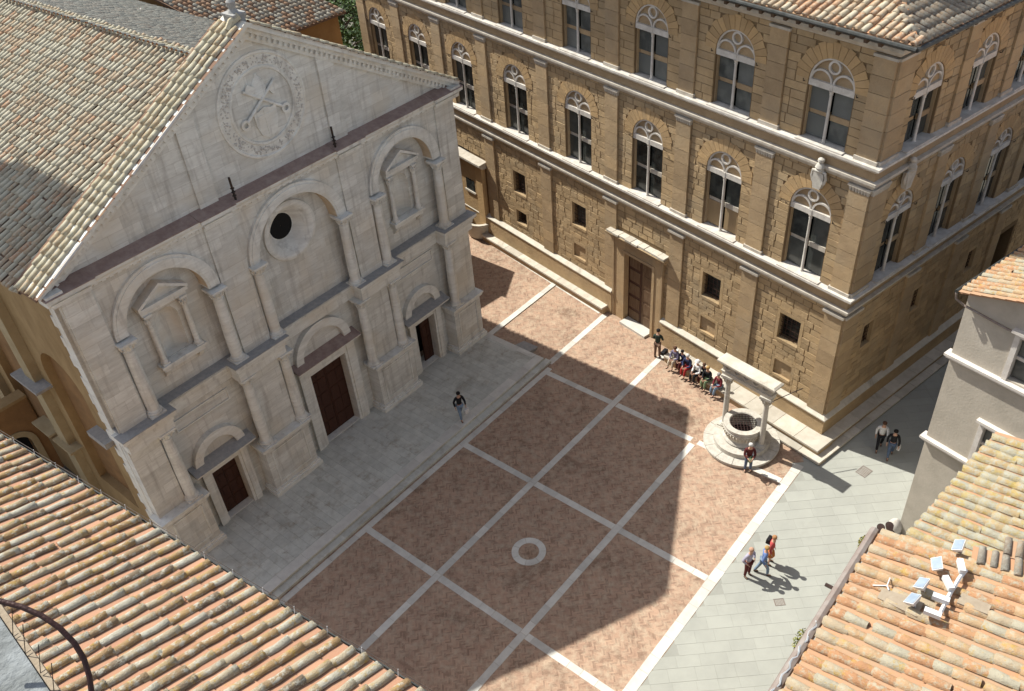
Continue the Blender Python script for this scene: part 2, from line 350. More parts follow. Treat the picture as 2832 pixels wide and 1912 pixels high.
def raw(b,name,m,parent=None,smooth=False):
    me=bpy.data.meshes.new(name); me.from_pydata(b.v,[],b.f); me.update()
    if smooth: smooth_mesh(me)
    return link(name,me,m,parent)

def tile_mesh(r0,r1,L,n=5,flat=.85,name='tile',rough=0.0):
    """cover tile: along +y upslope, lower end (y=0) wider, arch upward, closed lower end"""
    m=n+1; rings=3 if rough else 2; vs=[]
    for q in range(rings):
        t=q/(rings-1); r=r0+(r1-r0)*t; dx=random.gauss(0,rough) if 0<t<1 else 0
        for k in range(m):
            a=math.pi*k/n; j=1+random.gauss(0,rough*2.2) if rough else 1
            vs.append((-r*j*math.cos(a)+dx,L*t+(random.gauss(0,rough*1.5) if q==0 and rough else 0),r*j*flat*math.sin(a)+.012-.016*t))
    fs=[(q*m+k,q*m+k+1,(q+1)*m+k+1,(q+1)*m+k) for q in range(rings-1) for k in range(n)]
    nq=len(fs); fs.append(tuple(range(n,-1,-1)))
    me=bpy.data.meshes.new(name); me.from_pydata(vs,[],fs); me.update()
    me.polygons.foreach_set('use_smooth',[True]*nq+[False]); return me
def tile_roof(parent,O,E,U,W,L,pitch,exp,mt,mp,wm=None,r=None,limit=300,keep=None,jit=.012,pan=True,name='tile',overlap=1.12,n=5,thick=.06,phase=0):
    """rows of cover tiles on a slope: O eave start, E unit along eave, U unit upslope (3D)."""
    O,E,U=Vector(O),Vector(E).normalized(),Vector(U).normalized(); N=E.cross(U).normalized()
    if N.z<0: N=-N
    r=r or pitch*.34; nr=int(W/pitch); nt=int(math.ceil(L/exp)); near=limit>=200; mes=[tile_mesh(r*random.uniform(.93,1.07),r*random.uniform(.84,.93),exp*overlap,n,random.uniform(.72,.95),name,.009 if near else 0) for _ in range(5 if near else 2)]
    X=U.cross(N).normalized(); base=Matrix((( X.x,U.x,N.x,0),(X.y,U.y,N.y,0),(X.z,U.z,N.z,0),(0,0,0,1)))
    mats=[]; pans=[]
    for i in range(nr):
        off=random.uniform(-.04,.04)*exp; lat=random.uniform(-.02,.02)
        for j in range(nt):
            a=(i+.5)*pitch+lat+random.uniform(-jit,jit); u=j*exp+off*(j>0)+random.uniform(-.02,.02)-(random.uniform(.04,.12) if random.random()<.03 and j>0 else 0)
            if keep and not keep(a,u): continue
            p=O+E*a+U*u+N*(thick*.35+random.uniform(0,.012))
            M=Matrix.Translation(p)@base@Matrix.Rotation(random.gauss(0,.02),4,'Z')@Matrix.Rotation(random.gauss(0,.04),4,'Y')@Matrix.Rotation(random.gauss(-.02,.014),4,'X')@Matrix.Scale(random.uniform(.92,1.07),4)
            mats.append(M)
    K=len(mes)
    for i,me in enumerate(mes):
        if mats[i::K]: pieces(name,me,mats[i::K],mt,parent,wm,limit//K,name+'_field')
    if pan:
        b=MB()
        for i in range(nr+1):
            for j in range(nt):
                a=i*pitch; u=j*exp*1.0
                if keep and not keep(max(.01,a),u): continue
                w=pitch*.46; h0=.018+random.uniform(0,.012); sh=random.uniform(-.015,.015)
                q=[O+E*(a-w)+U*(u+sh)+N*h0,O+E*(a+w)+U*(u+sh)+N*h0,O+E*(a+w)+U*(u+exp*1.06)+N*.0,O+E*(a-w)+U*(u+exp*1.06)+N*.0]
                lo=[q[0]-N*.03,q[1]-N*.03]
                b.add(q+lo,[(0,1,2,3),(4,5,1,0)])
        o=raw(b,'pan_tile_field',mp,parent); o['kind']='stuff'
# ---------------------------------------------------------------- ground, road, piazza
TH=R(11.907); PX=Vector((math.sin(TH),math.cos(TH),0)); PN=Vector((-math.cos(TH),math.sin(TH),0))   # palazzo: along the front, outward
PCORN=PX*15.6-PN*28.1
def pal_d(x,y): return x*math.cos(TH)-y*math.sin(TH)
FLAT=Matrix.Rotation(R(90),4,'X')
def sheet(name,poly,z,m):
    me=bpy.data.meshes.new(name); me.from_pydata([(x,y,z) for x,y in poly],[],[tuple(range(len(poly)))]); return struct(link(name,me,m))
sheet('ground',[(-400,-400),(500,-400),(500,500),(-400,500)],-.06,'ground_earth')
road=sheet('road',[(-6,-6),(70,-6),(70,9.45),(-6,9.45)],-.005,'pave_joint')
fr=Matrix.Rotation(R(-47.5),4,'Z')@FLAT; bx=[]; cth,sth=math.cos(R(-47.5)),math.sin(R(-47.5))
v=-40.
while v<45:
    h=random.uniform(.42,.58); u=-40+random.uniform(0,1)
    while u<60:
        w=random.uniform(.7,1.25); cu,cv=u+w/2,v+h/2; X,Y=cu*cth-cv*sth,cu*sth+cv*cth
        if 6<X<48 and .2<Y<9.15: bx.append((cu,-.02+random.uniform(0,.003),-cv,w-.006,.04,h-.006))
        u+=w
    v+=h
boxpieces('paving_slab',bx,'pave_slab',road,frame=fr,rest='paving_slab_field')
alley=sheet('alley_paving',[(-4,23),(8.1,23),(8.1,60),(-4,60)],-.002,'alley_stone')
piazza=sheet('piazza_paving',[(2,9.2),(40,9.2),(46,60),(20,60),(2,24)],-.0035,'brick_joint')
def herring(region,x0,x1,y0,y1,w=.06,n=4,seed=3):
    rg=np.random.default_rng(seed); c45=math.sqrt(.5); V=[];k=0; Ls=[]
    cx,cy=(x0+x1)/2,(y0+y1)/2; rad=math.hypot(x1-x0,y1-y0)/2/w+8
    A=int(rad)+2; out=[]
    for b in range(-int(rad/n)-2,int(rad/n)+3):
        for a in range(-A*2,A*2):
            ox,oy=a+b*n,a-b*n
            if ox*ox+oy*oy>rad*rad*1.05: continue
            for (px_,py_,lx,ly) in ((ox,oy,n,1),(ox,oy+1,1,n)):
                mx,my=(px_+lx/2)*w,(py_+ly/2)*w
                X,Y=cx+(mx-my)*c45,cy+(mx+my)*c45
                if x0<X<x1 and y0<Y<y1 and region(X,Y): out.append((mx,my,lx*w/2-.0015,ly*w/2-.0015))
    a=np.array(out); K=len(a); z=rg.normal(0,.0011,K)
    sx=np.array([-1,1,1,-1]); sy=np.array([-1,-1,1,1]); tl=rg.normal(0,.0007,(K,4))
    lx=a[:,0:1]+sx*a[:,2:3]; ly=a[:,1:2]+sy*a[:,3:4]
    X=cx+(lx-ly)*c45; Y=cy+(lx+ly)*c45
    top=np.stack([X,Y,np.broadcast_to(z[:,None],X.shape)+tl],-1); bot=top.copy(); bot[:,:,2]=-.03
    P=np.concatenate([top,bot],1).reshape(-1,3)
    fs=np.array([[0,1,2,3],[0,4,5,1],[1,5,6,2],[2,6,7,3],[3,7,4,0]]); F=(fs[None]+np.arange(K)[:,None,None]*8).reshape(-1,4)
    me=bpy.data.meshes.new('herringbone_brick_field'); me.vertices.add(len(P)); me.vertices.foreach_set('co',P.ravel()); me.loops.add(F.size); me.loops.foreach_set('vertex_index',F.ravel().astype(np.int32))
    me.polygons.add(len(F)); me.polygons.foreach_set('loop_start',(np.arange(len(F))*4).astype(np.int32)); me.polygons.foreach_set('use_smooth',[False]*len(F)); me.update(calc_edges=True); me.validate()
    o=link('herringbone_brick_field',me,'brick_pave',piazza); o['kind']='stuff'
herring(lambda x,y: pal_d(x,y)<27.75 and (y<23.2 or x>27.7),7.5,37,9.4,40)
def band(pts,w,parent,m='band_stone',z=.012,name='band_slab',ln=(.55,1.0),limit=300):
    for (x0,y0),(x1,y1) in zip(pts[:-1],pts[1:]):
        L=math.hypot(x1-x0,y1-y0); a=math.atan2(y1-y0,x1-x0); fr=Matrix.Translation((x0,y0,0))@Matrix.Rotation(a,4,'Z')@FLAT; u=0; B=[]
        while u<L-.05:
            l=min(random.uniform(*ln),L-u); B.append((u+l/2,z-.02+random.uniform(-.002,.002),0,l-.008,.04,w*random.uniform(.96,1.03))); u+=l
        boxpieces(name,B,m,parent,frame=fr,limit=limit)
XB,XA,XC=14.32,20.73,27.23; Y1,Y2,Y3=18.6,14.0,9.43
band([(6,Y3),(XB-.2,Y3),(XA,Y3),(28.6,Y3)],.42,piazza)
for x in (XB,XA,XC): 
    for ya,yb in ((Y3+.22,Y2-.16),(Y2+.16,Y1-.16),(Y1+.16,22.85)): band([(x,ya),(x,yb)],.31,piazza)
band([(7,Y1),(31.85,Y1)],.31,piazza); band([(7,Y2),(27.0,Y2)],.31,piazza); band([(7,22.88),(27.6,22.88)],.3,piazza)
band([(27.9,23.15),(33.1,23.15)],.34,piazza); band([(27.95,27.4),(34.2,27.4)],.34,piazza,z=.05); band([(33.1,23.5),(35.5,34.3)],.26,piazza)
B=MB()
for k in range(7):
    b=MB(); a0=k*360/7; b.ring(0,0,.44,.73,-.01,.014,a0+.6,a0+360/7-.6,6); b.xf(lambda x,y,z:(17.55+x,16.3+z,y)); b.build('ring_slab','band_stone',piazza)
def tube_thing(name,pts,r,m,label,cat): return tag(MB().tube(pts,r).build(name,m),label,cat)
# square drain cover and grate in the road
for nm,(x,y),a,s,lab in (('drain_cover',(21.4,6.85),-47,.2,'small square metal drain cover set in the grey road'),('drain_grate',(29.84,6.96),-12,.3,'dark slotted drain grate in the road at the shadow edge')):
    d=thing(nm,lab,'drain',Matrix.Translation((x,y,.004))@Matrix.Rotation(R(a),4,'Z'))
    b=MB(); b.box(-s,s,-s*.8,-s*.72,0,.012).box(-s,s,s*.72,s*.8,0,.012).box(-s,-s*.92,-s*.8,s*.8,0,.011).box(s*.92,s,-s*.8,s*.8,0,.011); b.build('frame','gutter_brown',d)
    for k in range(7): MB().box(-s*.9+k*s*.27,-s*.9+k*s*.27+s*.14,-s*.7,s*.7,0,.009).build('bar','gutter_brown',d)

# raised church platform with its steps
plat=struct(MB().box(1,27.82,23.45,29,-.05,.285).build('platform','platform_slab'))
B=[]; x=1.0
while x<27.7:
    w=random.uniform(.32,.5); w=min(w,27.75-x); y=23.95
    while y<28.1:
        l=min(random.uniform(.5,1.2),28.15-y); B.append((x+w/2,.27+random.uniform(0,.003),-(y+l/2),w-.008,.05,l-.008)); y+=l
    x+=w
boxpieces('platform_flag',B,'platform_slab',plat,frame=FLAT)
band([(1,23.68),(27.8,23.68)],.5,plat,'band_stone',.30,'kerb_slab',(1.0,1.8))
band([(27.64,23.95),(27.64,27.3)],.34,plat,'band_stone',.303,'kerb_slab',(.8,1.3))
st=struct(MB().box(1,28.0,23.1,23.47,-.05,.13).build('step','platform_slab'))
band([(1,23.27),(28.0,23.27)],.36,st,'platform_slab',.15,'step_slab',(1.2,2.0))
rm=tag(MB().hexa([(27.86,24.45,.0),(28.5,24.45,-.01),(28.5,25.4,-.01),(27.86,25.4,.0)],[(27.86,24.45,.25),(28.52,24.4,.16),(28.5,25.35,.16),(27.86,25.45,.25)]).build('stone_ramp','stone_top_grey'),'dark grey slate block against the sunlit edge of the church platform','stone block')

# ---------------------------------------------------------------- church
CX=17.8; BAYS=[(11.58,2.22,1.72),(CX,2.54,2.06),(24.02,2.22,1.72)]; AZ={CX:11.38}
PED=[(8.0,10.1),(13.1,15.65),(19.95,22.5),(25.5,27.62)]
church=wthing('church','pale travertine church with pedimented facade, three doors and long tiled roof','church',(CX,28.2,0))
ops=[dict(xc=c,hw=h,zb=.3,zt=t,kind='rect') for c,h,t in ((11.58,.71,3.3),(CX,1.08,4.6),(24.02,.71,3.3))]
ops+=[dict(xc=CX-.05,hw=1.0,zb=11.75,zt=0,kind='circle')]+[dict(xc=c,hw=.5,zb=9.45,zt=11.0,kind='arch') for c in (11.58,24.02)]
raw(wall(8.1,27.6,0,14.1,ops,.45,28.2),'facade_wall','travertine',church)
# front sheet with the three great arches, and the piers of the lower order
raw(wall(8.1,27.6,7.95,14.1,[dict(xc=c,hw=h,zb=7.9,zt=AZ.get(c,11.58),kind='arch') for c,h,_ in BAYS],.5,27.72),'arcade_wall','travertine',church)
for a,b_ in ((8.1,9.36),(13.8,15.26),(20.34,21.8),(26.24,27.6)):
    MB().box(a,b_,27.72,28.3,3.2,7.1).build('pier','travertine',church)
    q=MB().box(a+.08,b_-.08,27.64,27.8,7.95,13.98); q.build('pilaster_strip','travertine',church)
for c,h,r in BAYS:
    o=MB().ring(c,AZ.get(c,11.58),r,h,27.60,28.2,0,180,28).build('archivolt','travertine_plain',church,True)
    MB().ring(c,AZ.get(c,11.58),r+.08,h-.12,27.57,27.62,2,178,28).build('moulding','travertine_plain',o,True)
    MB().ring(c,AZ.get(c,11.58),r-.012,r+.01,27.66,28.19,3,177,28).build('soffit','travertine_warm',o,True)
for a,b_ in PED:
    o=MB().box(a+.06,b_-.06,27.42,28.2,.29,3.2).build('pedestal','travertine',church)
    MB().box(a-.08,b_+.08,27.28,28.2,.285,.52).box(a-.02,b_+.02,27.35,28.2,.52,.66).build('pedestal_base','travertine_plain',o)
    MB().box(a-.06,b_+.06,27.30,28.2,3.0,3.12).box(a-.1,b_+.1,27.25,28.2,3.12,3.22).build('pedestal_cap','travertine_plain',o)
    fx=[(a+.35,a+.42),(b_-.42,b_-.35)]
    p=MB()
    for u in fx: p.box(u[0],u[1],27.38,27.44,.95,2.75)
    p.box(a+.35,b_-.35,27.38,27.44,.9,.97).box(a+.35,b_-.35,27.38,27.44,2.73,2.8); p.build('panel_frame','travertine_plain',o)
def column(x,y,z0,z1,r,parent,name='column',mat='travertine_plain'):
    h=z1-z0; o=MB().lathe(x,y,[(r,z0+.24),(r*1.02,z0+h*.35),(r*.86,z1-.45)],18).build(name,mat,parent,True)
    b=MB().lathe(x,y,[(r*1.28,z0+.08),(r*1.34,z0+.12),(r*1.28,z0+.16),(r*1.1,z0+.18),(r*1.16,z0+.21),(r*1.05,z0+.25)],18); b.box(x-r*1.38,x+r*1.38,y-r*1.38,y+r*1.38,z0,z0+.08)
    b.build('base',mat,o,True)
    c=MB().lathe(x,y,[(r*.9,z1-.47),(r*1.0,z1-.44),(r*.88,z1-.42),(r*.95,z1-.3),(r*1.2,z1-.18),(r*1.5,z1-.1)],16)
    for k in range(8):
        a=math.pi/4*k; s=1.62 if k%2 else 1.3; c.tube([(x+math.cos(a)*r*.95,y+math.sin(a)*r*.95,z1-.38),(x+math.cos(a)*r*1.2,y+math.sin(a)*r*1.2,z1-.22),(x+math.cos(a)*r*s,y+math.sin(a)*r*s,z1-.14),(x+math.cos(a)*r*s,y+math.sin(a)*r*s,z1-.2)],.04,5)
    c.box(x-r*1.5,x+r*1.5,y-r*1.5,y+r*1.5,z1-.09,z1); c.build('capital',mat,o,True); return o
for c,h,r in BAYS:
    for s in (-1,1):
        column(c+s*(h-.26),27.66,3.22,7.1,.235,church); column(c+s*(h-.26),27.66,7.97,11.5,.235,church)
# middle entablature, breaking forward over the piers
ent=MB().prismx([(27.98,7.1),(28.2,7.1),(28.2,7.95),(27.75,7.95),(27.75,7.82),(27.9,7.7),(27.9,7.52),(27.98,7.5)],8.1,27.6).build('entablature','travertine_plain',church)
MB().prismx([(27.72,7.952),(28.2,7.952),(28.2,8.02),(27.72,7.975)],8.1,27.6).build('weathered_top','stone_top_grey',ent)
for a,b_ in PED:
    o=MB().box(a+.08,b_-.08,27.36,27.99,7.1,7.5).box(a+.04,b_-.04,27.3,27.99,7.5,7.7).box(a-.03,b_+.03,27.22,27.99,7.7,7.8).box(a-.1,b_+.1,27.13,27.99,7.8,7.95).build('entablature_block','travertine_plain',ent)
    MB().box(a-.11,b_+.11,27.12,27.74,7.952,7.985).build('block_top','stone_top_grey',ent)
# the four-column base courses for the upper storey
# top cornice with terracotta weathering
top=MB().prismx([(27.72,13.95),(28.3,13.95),(28.3,14.36),(27.46,14.36),(27.46,14.28),(27.5,14.2),(27.56,14.14),(27.56,14.06),(27.66,14.0)],7.8,27.92).build('cornice','travertine_plain',church)
MB().prismx([(27.44,14.362),(28.3,14.362),(28.3,14.60),(28.0,14.56),(27.44,14.385)],7.75,27.96).build('terracotta_ledge','terracotta_ledge',top)
for a,b_ in ((7.72,9.45),(13.72,15.26),(20.34,21.88),(26.15,27.98)):
    o=MB().box(a+.15,b_-.15,27.5,27.74,13.96,14.1).box(a,b_,27.36,27.7,14.24,14.375).build('cornice_block','travertine_plain',top)
    MB().prismx([(27.34,14.377),(28.0,14.377),(28.0,14.57),(27.34,14.395)],a-.03,b_+.03).build('block_top','terracotta_ledge',top)
for k in range(64):
    x=8.2+k*.303; MB().box(x,x+.15,27.58,27.70,14.0,14.13).build('dentil','travertine_plain',top)
# pediment
AP=(CX,20.15); HB=9.85; RS=(AP[1]-14.42)/(HB+.3)
MB().prism([(CX-HB,14.3),(CX+HB,14.3),(CX+HB,14.5),AP,(CX-HB,14.5)],28.0,28.9).build('pediment_wall','travertine',church)
for s in (-1,1):
    x0=CX+s*3.65; x1=CX+s*2.85; a,b_=min(x0,x1),max(x0,x1); MB().prism([(a,14.5),(b_,14.5),(b_,AP[1]-RS*abs(b_-CX)-.35),(a,AP[1]-RS*abs(a-CX)-.35)],27.9,28.05).build('pediment_pilaster','travertine',church)
    # raking cornice
    def rk(t0,t1,y0,y1,o0,o1): # along rake (t 0 apex..1 foot)
        e=(CX+s*(HB+.3),AP[1]-RS*(HB+.3)); n=(s*math.sin(math.atan(RS)),math.cos(math.atan(RS)))
        def P(t,o): return (AP[0]+(e[0]-AP[0])*t+(n[0]*o if t>.02 else 0),AP[1]+(e[1]-AP[1])*t+(n[1]*o if t>.02 else o/n[1]))
        q=[P(t0,o0),P(t1,o0),P(t1,o1),P(t0,o1)]
        return MB().add([(p[0],y,p[1]) for y in (y0,y1) for p in q],[(0,1,2,3),(7,6,5,4),(0,4,5,1),(1,5,6,2),(2,6,7,3),(3,7,4,0)])
    rc=rk(0,1,27.55,28.92,.0,.17).build('raking_cornice','travertine_plain',church)
    rk(0,1,27.72,28.1,-.16,.002).build('raking_moulding','travertine_plain',rc); rk(0,1,27.86,28.05,-.42,-.16).build('raking_fascia','travertine_plain',rc)
    for k in range(44):
        t=.03+k*.0215; rk(t,t+.0095,27.76,27.87,-.30,-.16).build('dentil','travertine_plain',rc)
    MB().box(CX+s*(HB-.1)-.3,CX+s*(HB-.1)+.3,27.4,28.9,14.2,14.5).build('rake_foot','travertine_plain',rc)
# roundel with wreath and coat of arms
RX,RZ=CX+.08,17.15
ro=MB().lathey(RX,RZ,[(2.02,28.0),(2.0,27.94),(1.92,27.925),(1.88,27.965),(1.5,27.965),(1.46,27.93),(1.38,27.94),(1.36,28.0)],56).build('roundel','travertine_plain',church,True)
w=MB(); ico=[(0,0,1),(.894,0,.447),(.276,.851,.447),(-.724,.526,.447),(-.724,-.526,.447),(.276,-.851,.447)]
for k in range(420):
    a=random.uniform(0,2*math.pi); r=random.uniform(1.54,1.84); s_=random.uniform(.025,.045); c=(RX+r*math.cos(a),27.975,RZ+r*math.sin(a))
    w.add([(c[0]+p[0]*s_,c[1]-p[2]*s_*1.3,c[2]+p[1]*s_) for p in ico],[(0,1,2),(0,2,3),(0,3,4),(0,4,5),(0,5,1)])
w.build('fruit_wreath','wreath_stone',ro,kind='stuff')
def sh(s): return [(RX+x*s,RZ-.55+z*s) for x,z in ((0,-.75),(.35,-.52),(.5,-.1),(.52,.45),(.3,.4),(0,.5),(-.3,.4),(-.52,.45),(-.5,-.1),(-.35,-.52))]
e=MB().prism(sh(1.0),27.92,28.02).build('shield','travertine_plain',ro)
cr=MB().box(RX-.42,RX+.42,27.90,27.93,RZ-.45,RZ-.31).box(RX-.07,RX+.07,27.905,27.93,RZ-1.1,RZ-.455).box(RX-.07,RX+.07,27.905,27.93,RZ-.305,RZ-.12)
cr.build('cross_charge','travertine_plain',e)
for s in (-1,1):
    k=MB(); p0=Vector((RX-s*.85,27.93-s*.015,RZ-.35)); p1=Vector((RX+s*.72,27.93-s*.015,RZ+.78)); k.tube([p0,p1],.06,8)
    k.ring(p0.x-s*.1,p0.z-.08,.1,.2,27.9,27.98,0,360,14); d_=(p1-p0).normalized(); q_=Vector((-d_.z*s,0,d_.x*s)); c0=p1-d_*.08; c1=p1-d_*.45
    k.add([(c.x,y,c.z) for y in (27.9,27.98) for c in (c0,c1,c1+q_*-.3*s,c0+q_*-.3*s)],[(0,1,2,3),(7,6,5,4),(0,4,5,1),(1,5,6,2),(2,6,7,3),(3,7,4,0)]); k.build('key','travertine_plain',ro,True)
tiara=MB().lathe(RX,27.9,[(.3,RZ+.35),(.36,RZ+.46),(.3,RZ+.5),(.36,RZ+.68),(.29,RZ+.72),(.3,RZ+.84),(.16,RZ+1.05),(.05,RZ+1.14),(.08,RZ+1.22)],14); tiara.xf(lambda x,y,z:(x,27.99+(y-27.9)*.3,z)); tiara.build('tiara','travertine_plain',ro,True)
# oculus
oc=MB().lathey(CX-.05,11.75,[(1.32,28.2),(1.3,28.1),(1.2,28.06),(1.1,28.08),(1.04,28.14),(1.0,28.16),(.6,28.75),(.57,28.75)],48).build('oculus','travertine_plain',church,True)
b=MB(); b.lathey(CX-.05,11.75,[(.6,28.76),(.01,28.77)],32); b.build('oculus_dark','dark_hole',oc)  # near-black disc; the darkness inside the opening is put into its colour
# iron stakes above the cornice
for x in (15.47,20.48):
    b=MB().tube([(x,27.6,14.4),(x-.02,27.6,15.35)],.045,6)
    for z in (14.6,14.75,14.9): b.lathe(x-.01,27.6,[(.04,z-.04),(.09,z),(.04,z+.04)],8)
    b.build('iron_stake','iron',church)
# doors
for i,(c,hw,zt,lr) in enumerate(((11.58,.71,3.3,1.25),(CX,1.08,4.6,1.6),(24.02,.71,3.3,1.25))):
    k=hw*.42+.06
    d=MB().box(c-hw-k,c-hw+.03,28.02,28.6,.286,zt+k).box(c+hw-.03,c+hw+k,28.02,28.6,.286,zt+k).box(c-hw+.03,c+hw-.03,28.02,28.6,zt-.03,zt+k).build('door_frame','travertine_plain',church)
    MB().box(c-hw-k-.05,c-hw-.1,27.97,28.04,.29,zt+k).box(c+hw+.1,c+hw+k+.05,27.97,28.04,.29,zt+k).build('frame_moulding','travertine_plain',d)
    zh=zt+k+.12; hh=MB().box(c-hw-k-.1,c+hw+k+.1,27.88,28.25,zt+k,zh).prismx([(27.66,zh),(28.2,zh),(28.2,zh+.14),(27.6,zh+.14),(27.6,zh+.05)],c-lr-.25,c+lr+.25).build('door_hood','travertine_plain',church)
    MB().prismx([(27.56,zh+.142),(28.2,zh+.142),(28.2,zh+.34),(27.56,zh+.165)],c-lr-.27,c+lr+.27).build('hood_top','terracotta_ledge' if i==1 else 'stone_top_grey',hh)
    lz=zh+.22
    MB().ring(c,lz,lr-.4,lr,27.945,28.21,0,180,24).build('lunette_arch','travertine_plain',church,True)
    def leaf(x0,x1,y,rot=0,px_=0):
        me=MB().box(x0,x1,y,y+.07,.3,zt); l=me.build('door_leaf','wood_door',church)
        w_=x1-x0; n=5 if i==1 else 4
        for j in range(n):
            za=.3+(zt-.3)/n*j
            for q in (0,1):
                xa=x0+.07+q*(w_-.07)/2; MB().box(xa,xa+(w_-.21)/2,y-.025,y+.02,za+.09,za+(zt-.3)/n-.05).build('panel','wood_door',l)
        return l
    if i<2: leaf(c-hw,c-.01,28.5); leaf(c+.01,c+hw,28.5)
    else:
        leaf(c+.02,c+hw,28.5)
    MB().box(c-hw,c+hw,29.3,29.35,.3,zt).build('doorway_dark','dark_hole',church)
    MB().box(c-hw+.03,c+hw-.03,28.1,28.48,.28,.325).build('threshold','travertine_plain',church)
    if i!=1:
        z=6.05 if i==0 else 6.2; MB().box(c-1.3,c+1.3,28.14,28.25,z,z+.06).box(c-1.3,c+1.3,28.14,28.25,z+.55,z+.61).box(c-1.3,c-1.24,28.14,28.25,z+.06,z+.55).box(c+1.24,c+1.3,28.14,28.25,z+.06,z+.55).build('tablet_frame','travertine_plain',church)
# aedicules with niches
for c in (11.58,24.02):
    a=MB().box(c-.95,c+.95,27.92,28.22,11.75,11.95).box(c-1.02,c+1.02,27.8,28.22,11.95,12.1).build('aedicule','travertine_plain',church)
    p=MB().prism([(c-.9,12.1),(c+.9,12.1),(c,12.62)],27.98,28.2); p.build('pediment','travertine_plain',a)
    for s in (-1,1): MB().add([(c+s*1.05,y,z) for y in (27.76,28.2) for z in (12.08,12.2)]+[(c,y,z) for y in (27.76,28.2) for z in (12.66,12.8)],[(0,1,5,4),(2,6,7,3),(1,3,7,5),(0,4,6,2),(0,2,3,1)]).build('raking_cornice','travertine_plain',a)
    for s in (-1,1): column(c+s*.76,28.0,9.42,11.75,.11,a,'colonnette')
    MB().box(c-1.0,c+1.0,27.8,28.2,9.3,9.42).box(c-.92,c+.92,27.9,28.2,9.12,9.3).build('sill','travertine_plain',a)
    for s in (-1,1): MB().prismx([(27.88,9.12),(28.2,9.12),(28.2,8.75),(28.1,8.8)],c+s*.76-.1,c+s*.76+.1).build('bracket','travertine_plain',a)
    n=MB(); N=10; vs=[];fs=[]
    for z in (9.45,11.0):
        for k in range(N+1): t=math.pi*k/N; vs.append((c-.5*math.cos(t),28.2+.42*math.sin(t),z))
    for k in range(N): fs.append((k,k+1,N+2+k,N+1+k))
    n.add(vs,fs)
    vs=[];fs=[];K=5
    for j in range(K+1):
        f=math.pi/2*j/K
        for k in range(N+1): t=math.pi*k/N; vs.append((c-.5*math.cos(t)*math.cos(f) ,28.2+.42*math.sin(t)*math.cos(f),11.0+.5*math.sin(f)))
    for j in range(K):
        for k in range(N): fs.append((j*(N+1)+k,j*(N+1)+k+1,(j+1)*(N+1)+k+1,(j+1)*(N+1)+k))
    n.add(vs,fs); n.add([(c-.5,28.19,9.475),(c+.5,28.19,9.475),(c+.5,28.62,9.475),(c-.5,28.62,9.475)],[(0,1,2,3)])
    n.build('niche','travertine_plain',a,True)
# side wall (east) with blind arches, buttress strips and weathered ledges
sw=wall(-60,-28.4,0,14.2,[dict(xc=-31.6,hw=1.6,zb=2.2,zt=8.3,kind='arch'),dict(xc=-37.9,hw=1.6,zb=2.2,zt=8.3,kind='arch'),dict(xc=-44.2,hw=1.6,zb=2.2,zt=8.3,kind='arch')],.35,0).xf(lambda x,y,z:(8.2+y,-x,z))
raw(sw,'side_wall','church_side',church)
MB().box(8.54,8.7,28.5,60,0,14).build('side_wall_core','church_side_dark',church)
MB().box(27.3,27.55,28.4,62,0,14.2).build('side_wall','church_side',church)
for y in (34.0,40.4,46.8):
    o=MB().box(7.85,8.22,y,y+.85,0,12.9).build('side_buttress','church_side_pale',church)
    MB().prismx([(y-.75,7.5),(y+1.5,7.5),(y+1.5,7.62),(y-.75,7.62)],7.5,8.2).build('ledge','stone_top_grey',o)
for y in (28.75,): MB().prismx([(y,6.85),(y+1.35,6.85),(y+1.35,7.1),(y,7.1)],7.75,8.2).build('ledge','stone_top_grey',church)
for y,z in ((33.4,4.0),(35.3,4.0)): MB().prismx([(y,z-.1),(y+1.6,z-.1),(y+1.6,z),(y,z)],7.6,8.2).build('ledge','church_side_pale',church)
for k in range(31):
    z=.3+k*.455; l=(.42 if k%2 else .26)+random.uniform(-.1,.1); MB().box(8.085,8.3,28.19,28.45+l,z,z+.45).build('quoin','travertine_plain',church)
# main roof and the tiled coping of the gable
roof=MB().add([(7.55,28.9,14.2),(CX,28.9,18.42),(28.05,28.9,14.2),(7.55,72,14.2),(CX,72,18.42),(28.05,72,14.2)],[(0,1,4,3),(1,2,5,4)]).build('roof','pan_church',church)
ra=math.atan2(18.42-14.2,CX-7.55); U1=(math.cos(ra),0,math.sin(ra))
tile_roof(roof,(7.5,28.95,14.2),(0,1,0),U1,24,11.05,.315,.42,'tile_church','pan_church',r=.112,keep=lambda a,u:True,pan=False)
tile_roof(roof,(28.1,31,14.2),(0,1,0),(-U1[0],0,U1[2]),41,11.05,.33,.5,'tile_grey','pan_grey',limit=0,pan=False,n=4)
ridge=[];me=tile_mesh(.2,.17,.36,5,.7,name='ridge_tile'); y=28.9
while y<72:
    ridge.append(Matrix.Translation((CX,y,18.46))@Matrix.Rotation(random.gauss(.15,.04),4,'Z')); y+=.34
pieces('ridge_tile',me,ridge,'tile_coping',roof,limit=110)
for s in (-1,1):
    cop=MB(); e=Vector((CX+s*(HB+.42),0,AP[1]-RS*(HB+.42)+.17)); a=Vector((CX,0,AP[1]+.19))
    cop.add([(e.x,27.6,e.z),(a.x,27.6,a.z),(a.x,28.95,a.z),(e.x,28.95,e.z),(e.x,27.6,e.z-.12),(a.x,27.6,a.z-.12),(a.x,28.95,a.z-.12),(e.x,28.95,e.z-.12)],[(0,1,2,3),(4,7,6,5),(0,4,5,1),(3,2,6,7),(0,3,7,4)])
    c_=cop.build('gable_coping','pan_church',church); u=(a-e).normalized()
    tile_roof(c_,(e.x,27.62,e.z),(0,1,0),tuple(u),1.36,(a-e).length-.35,.335,.46,'tile_coping','pan_church',r=.125,pan=True,limit=200,name='coping_tile')
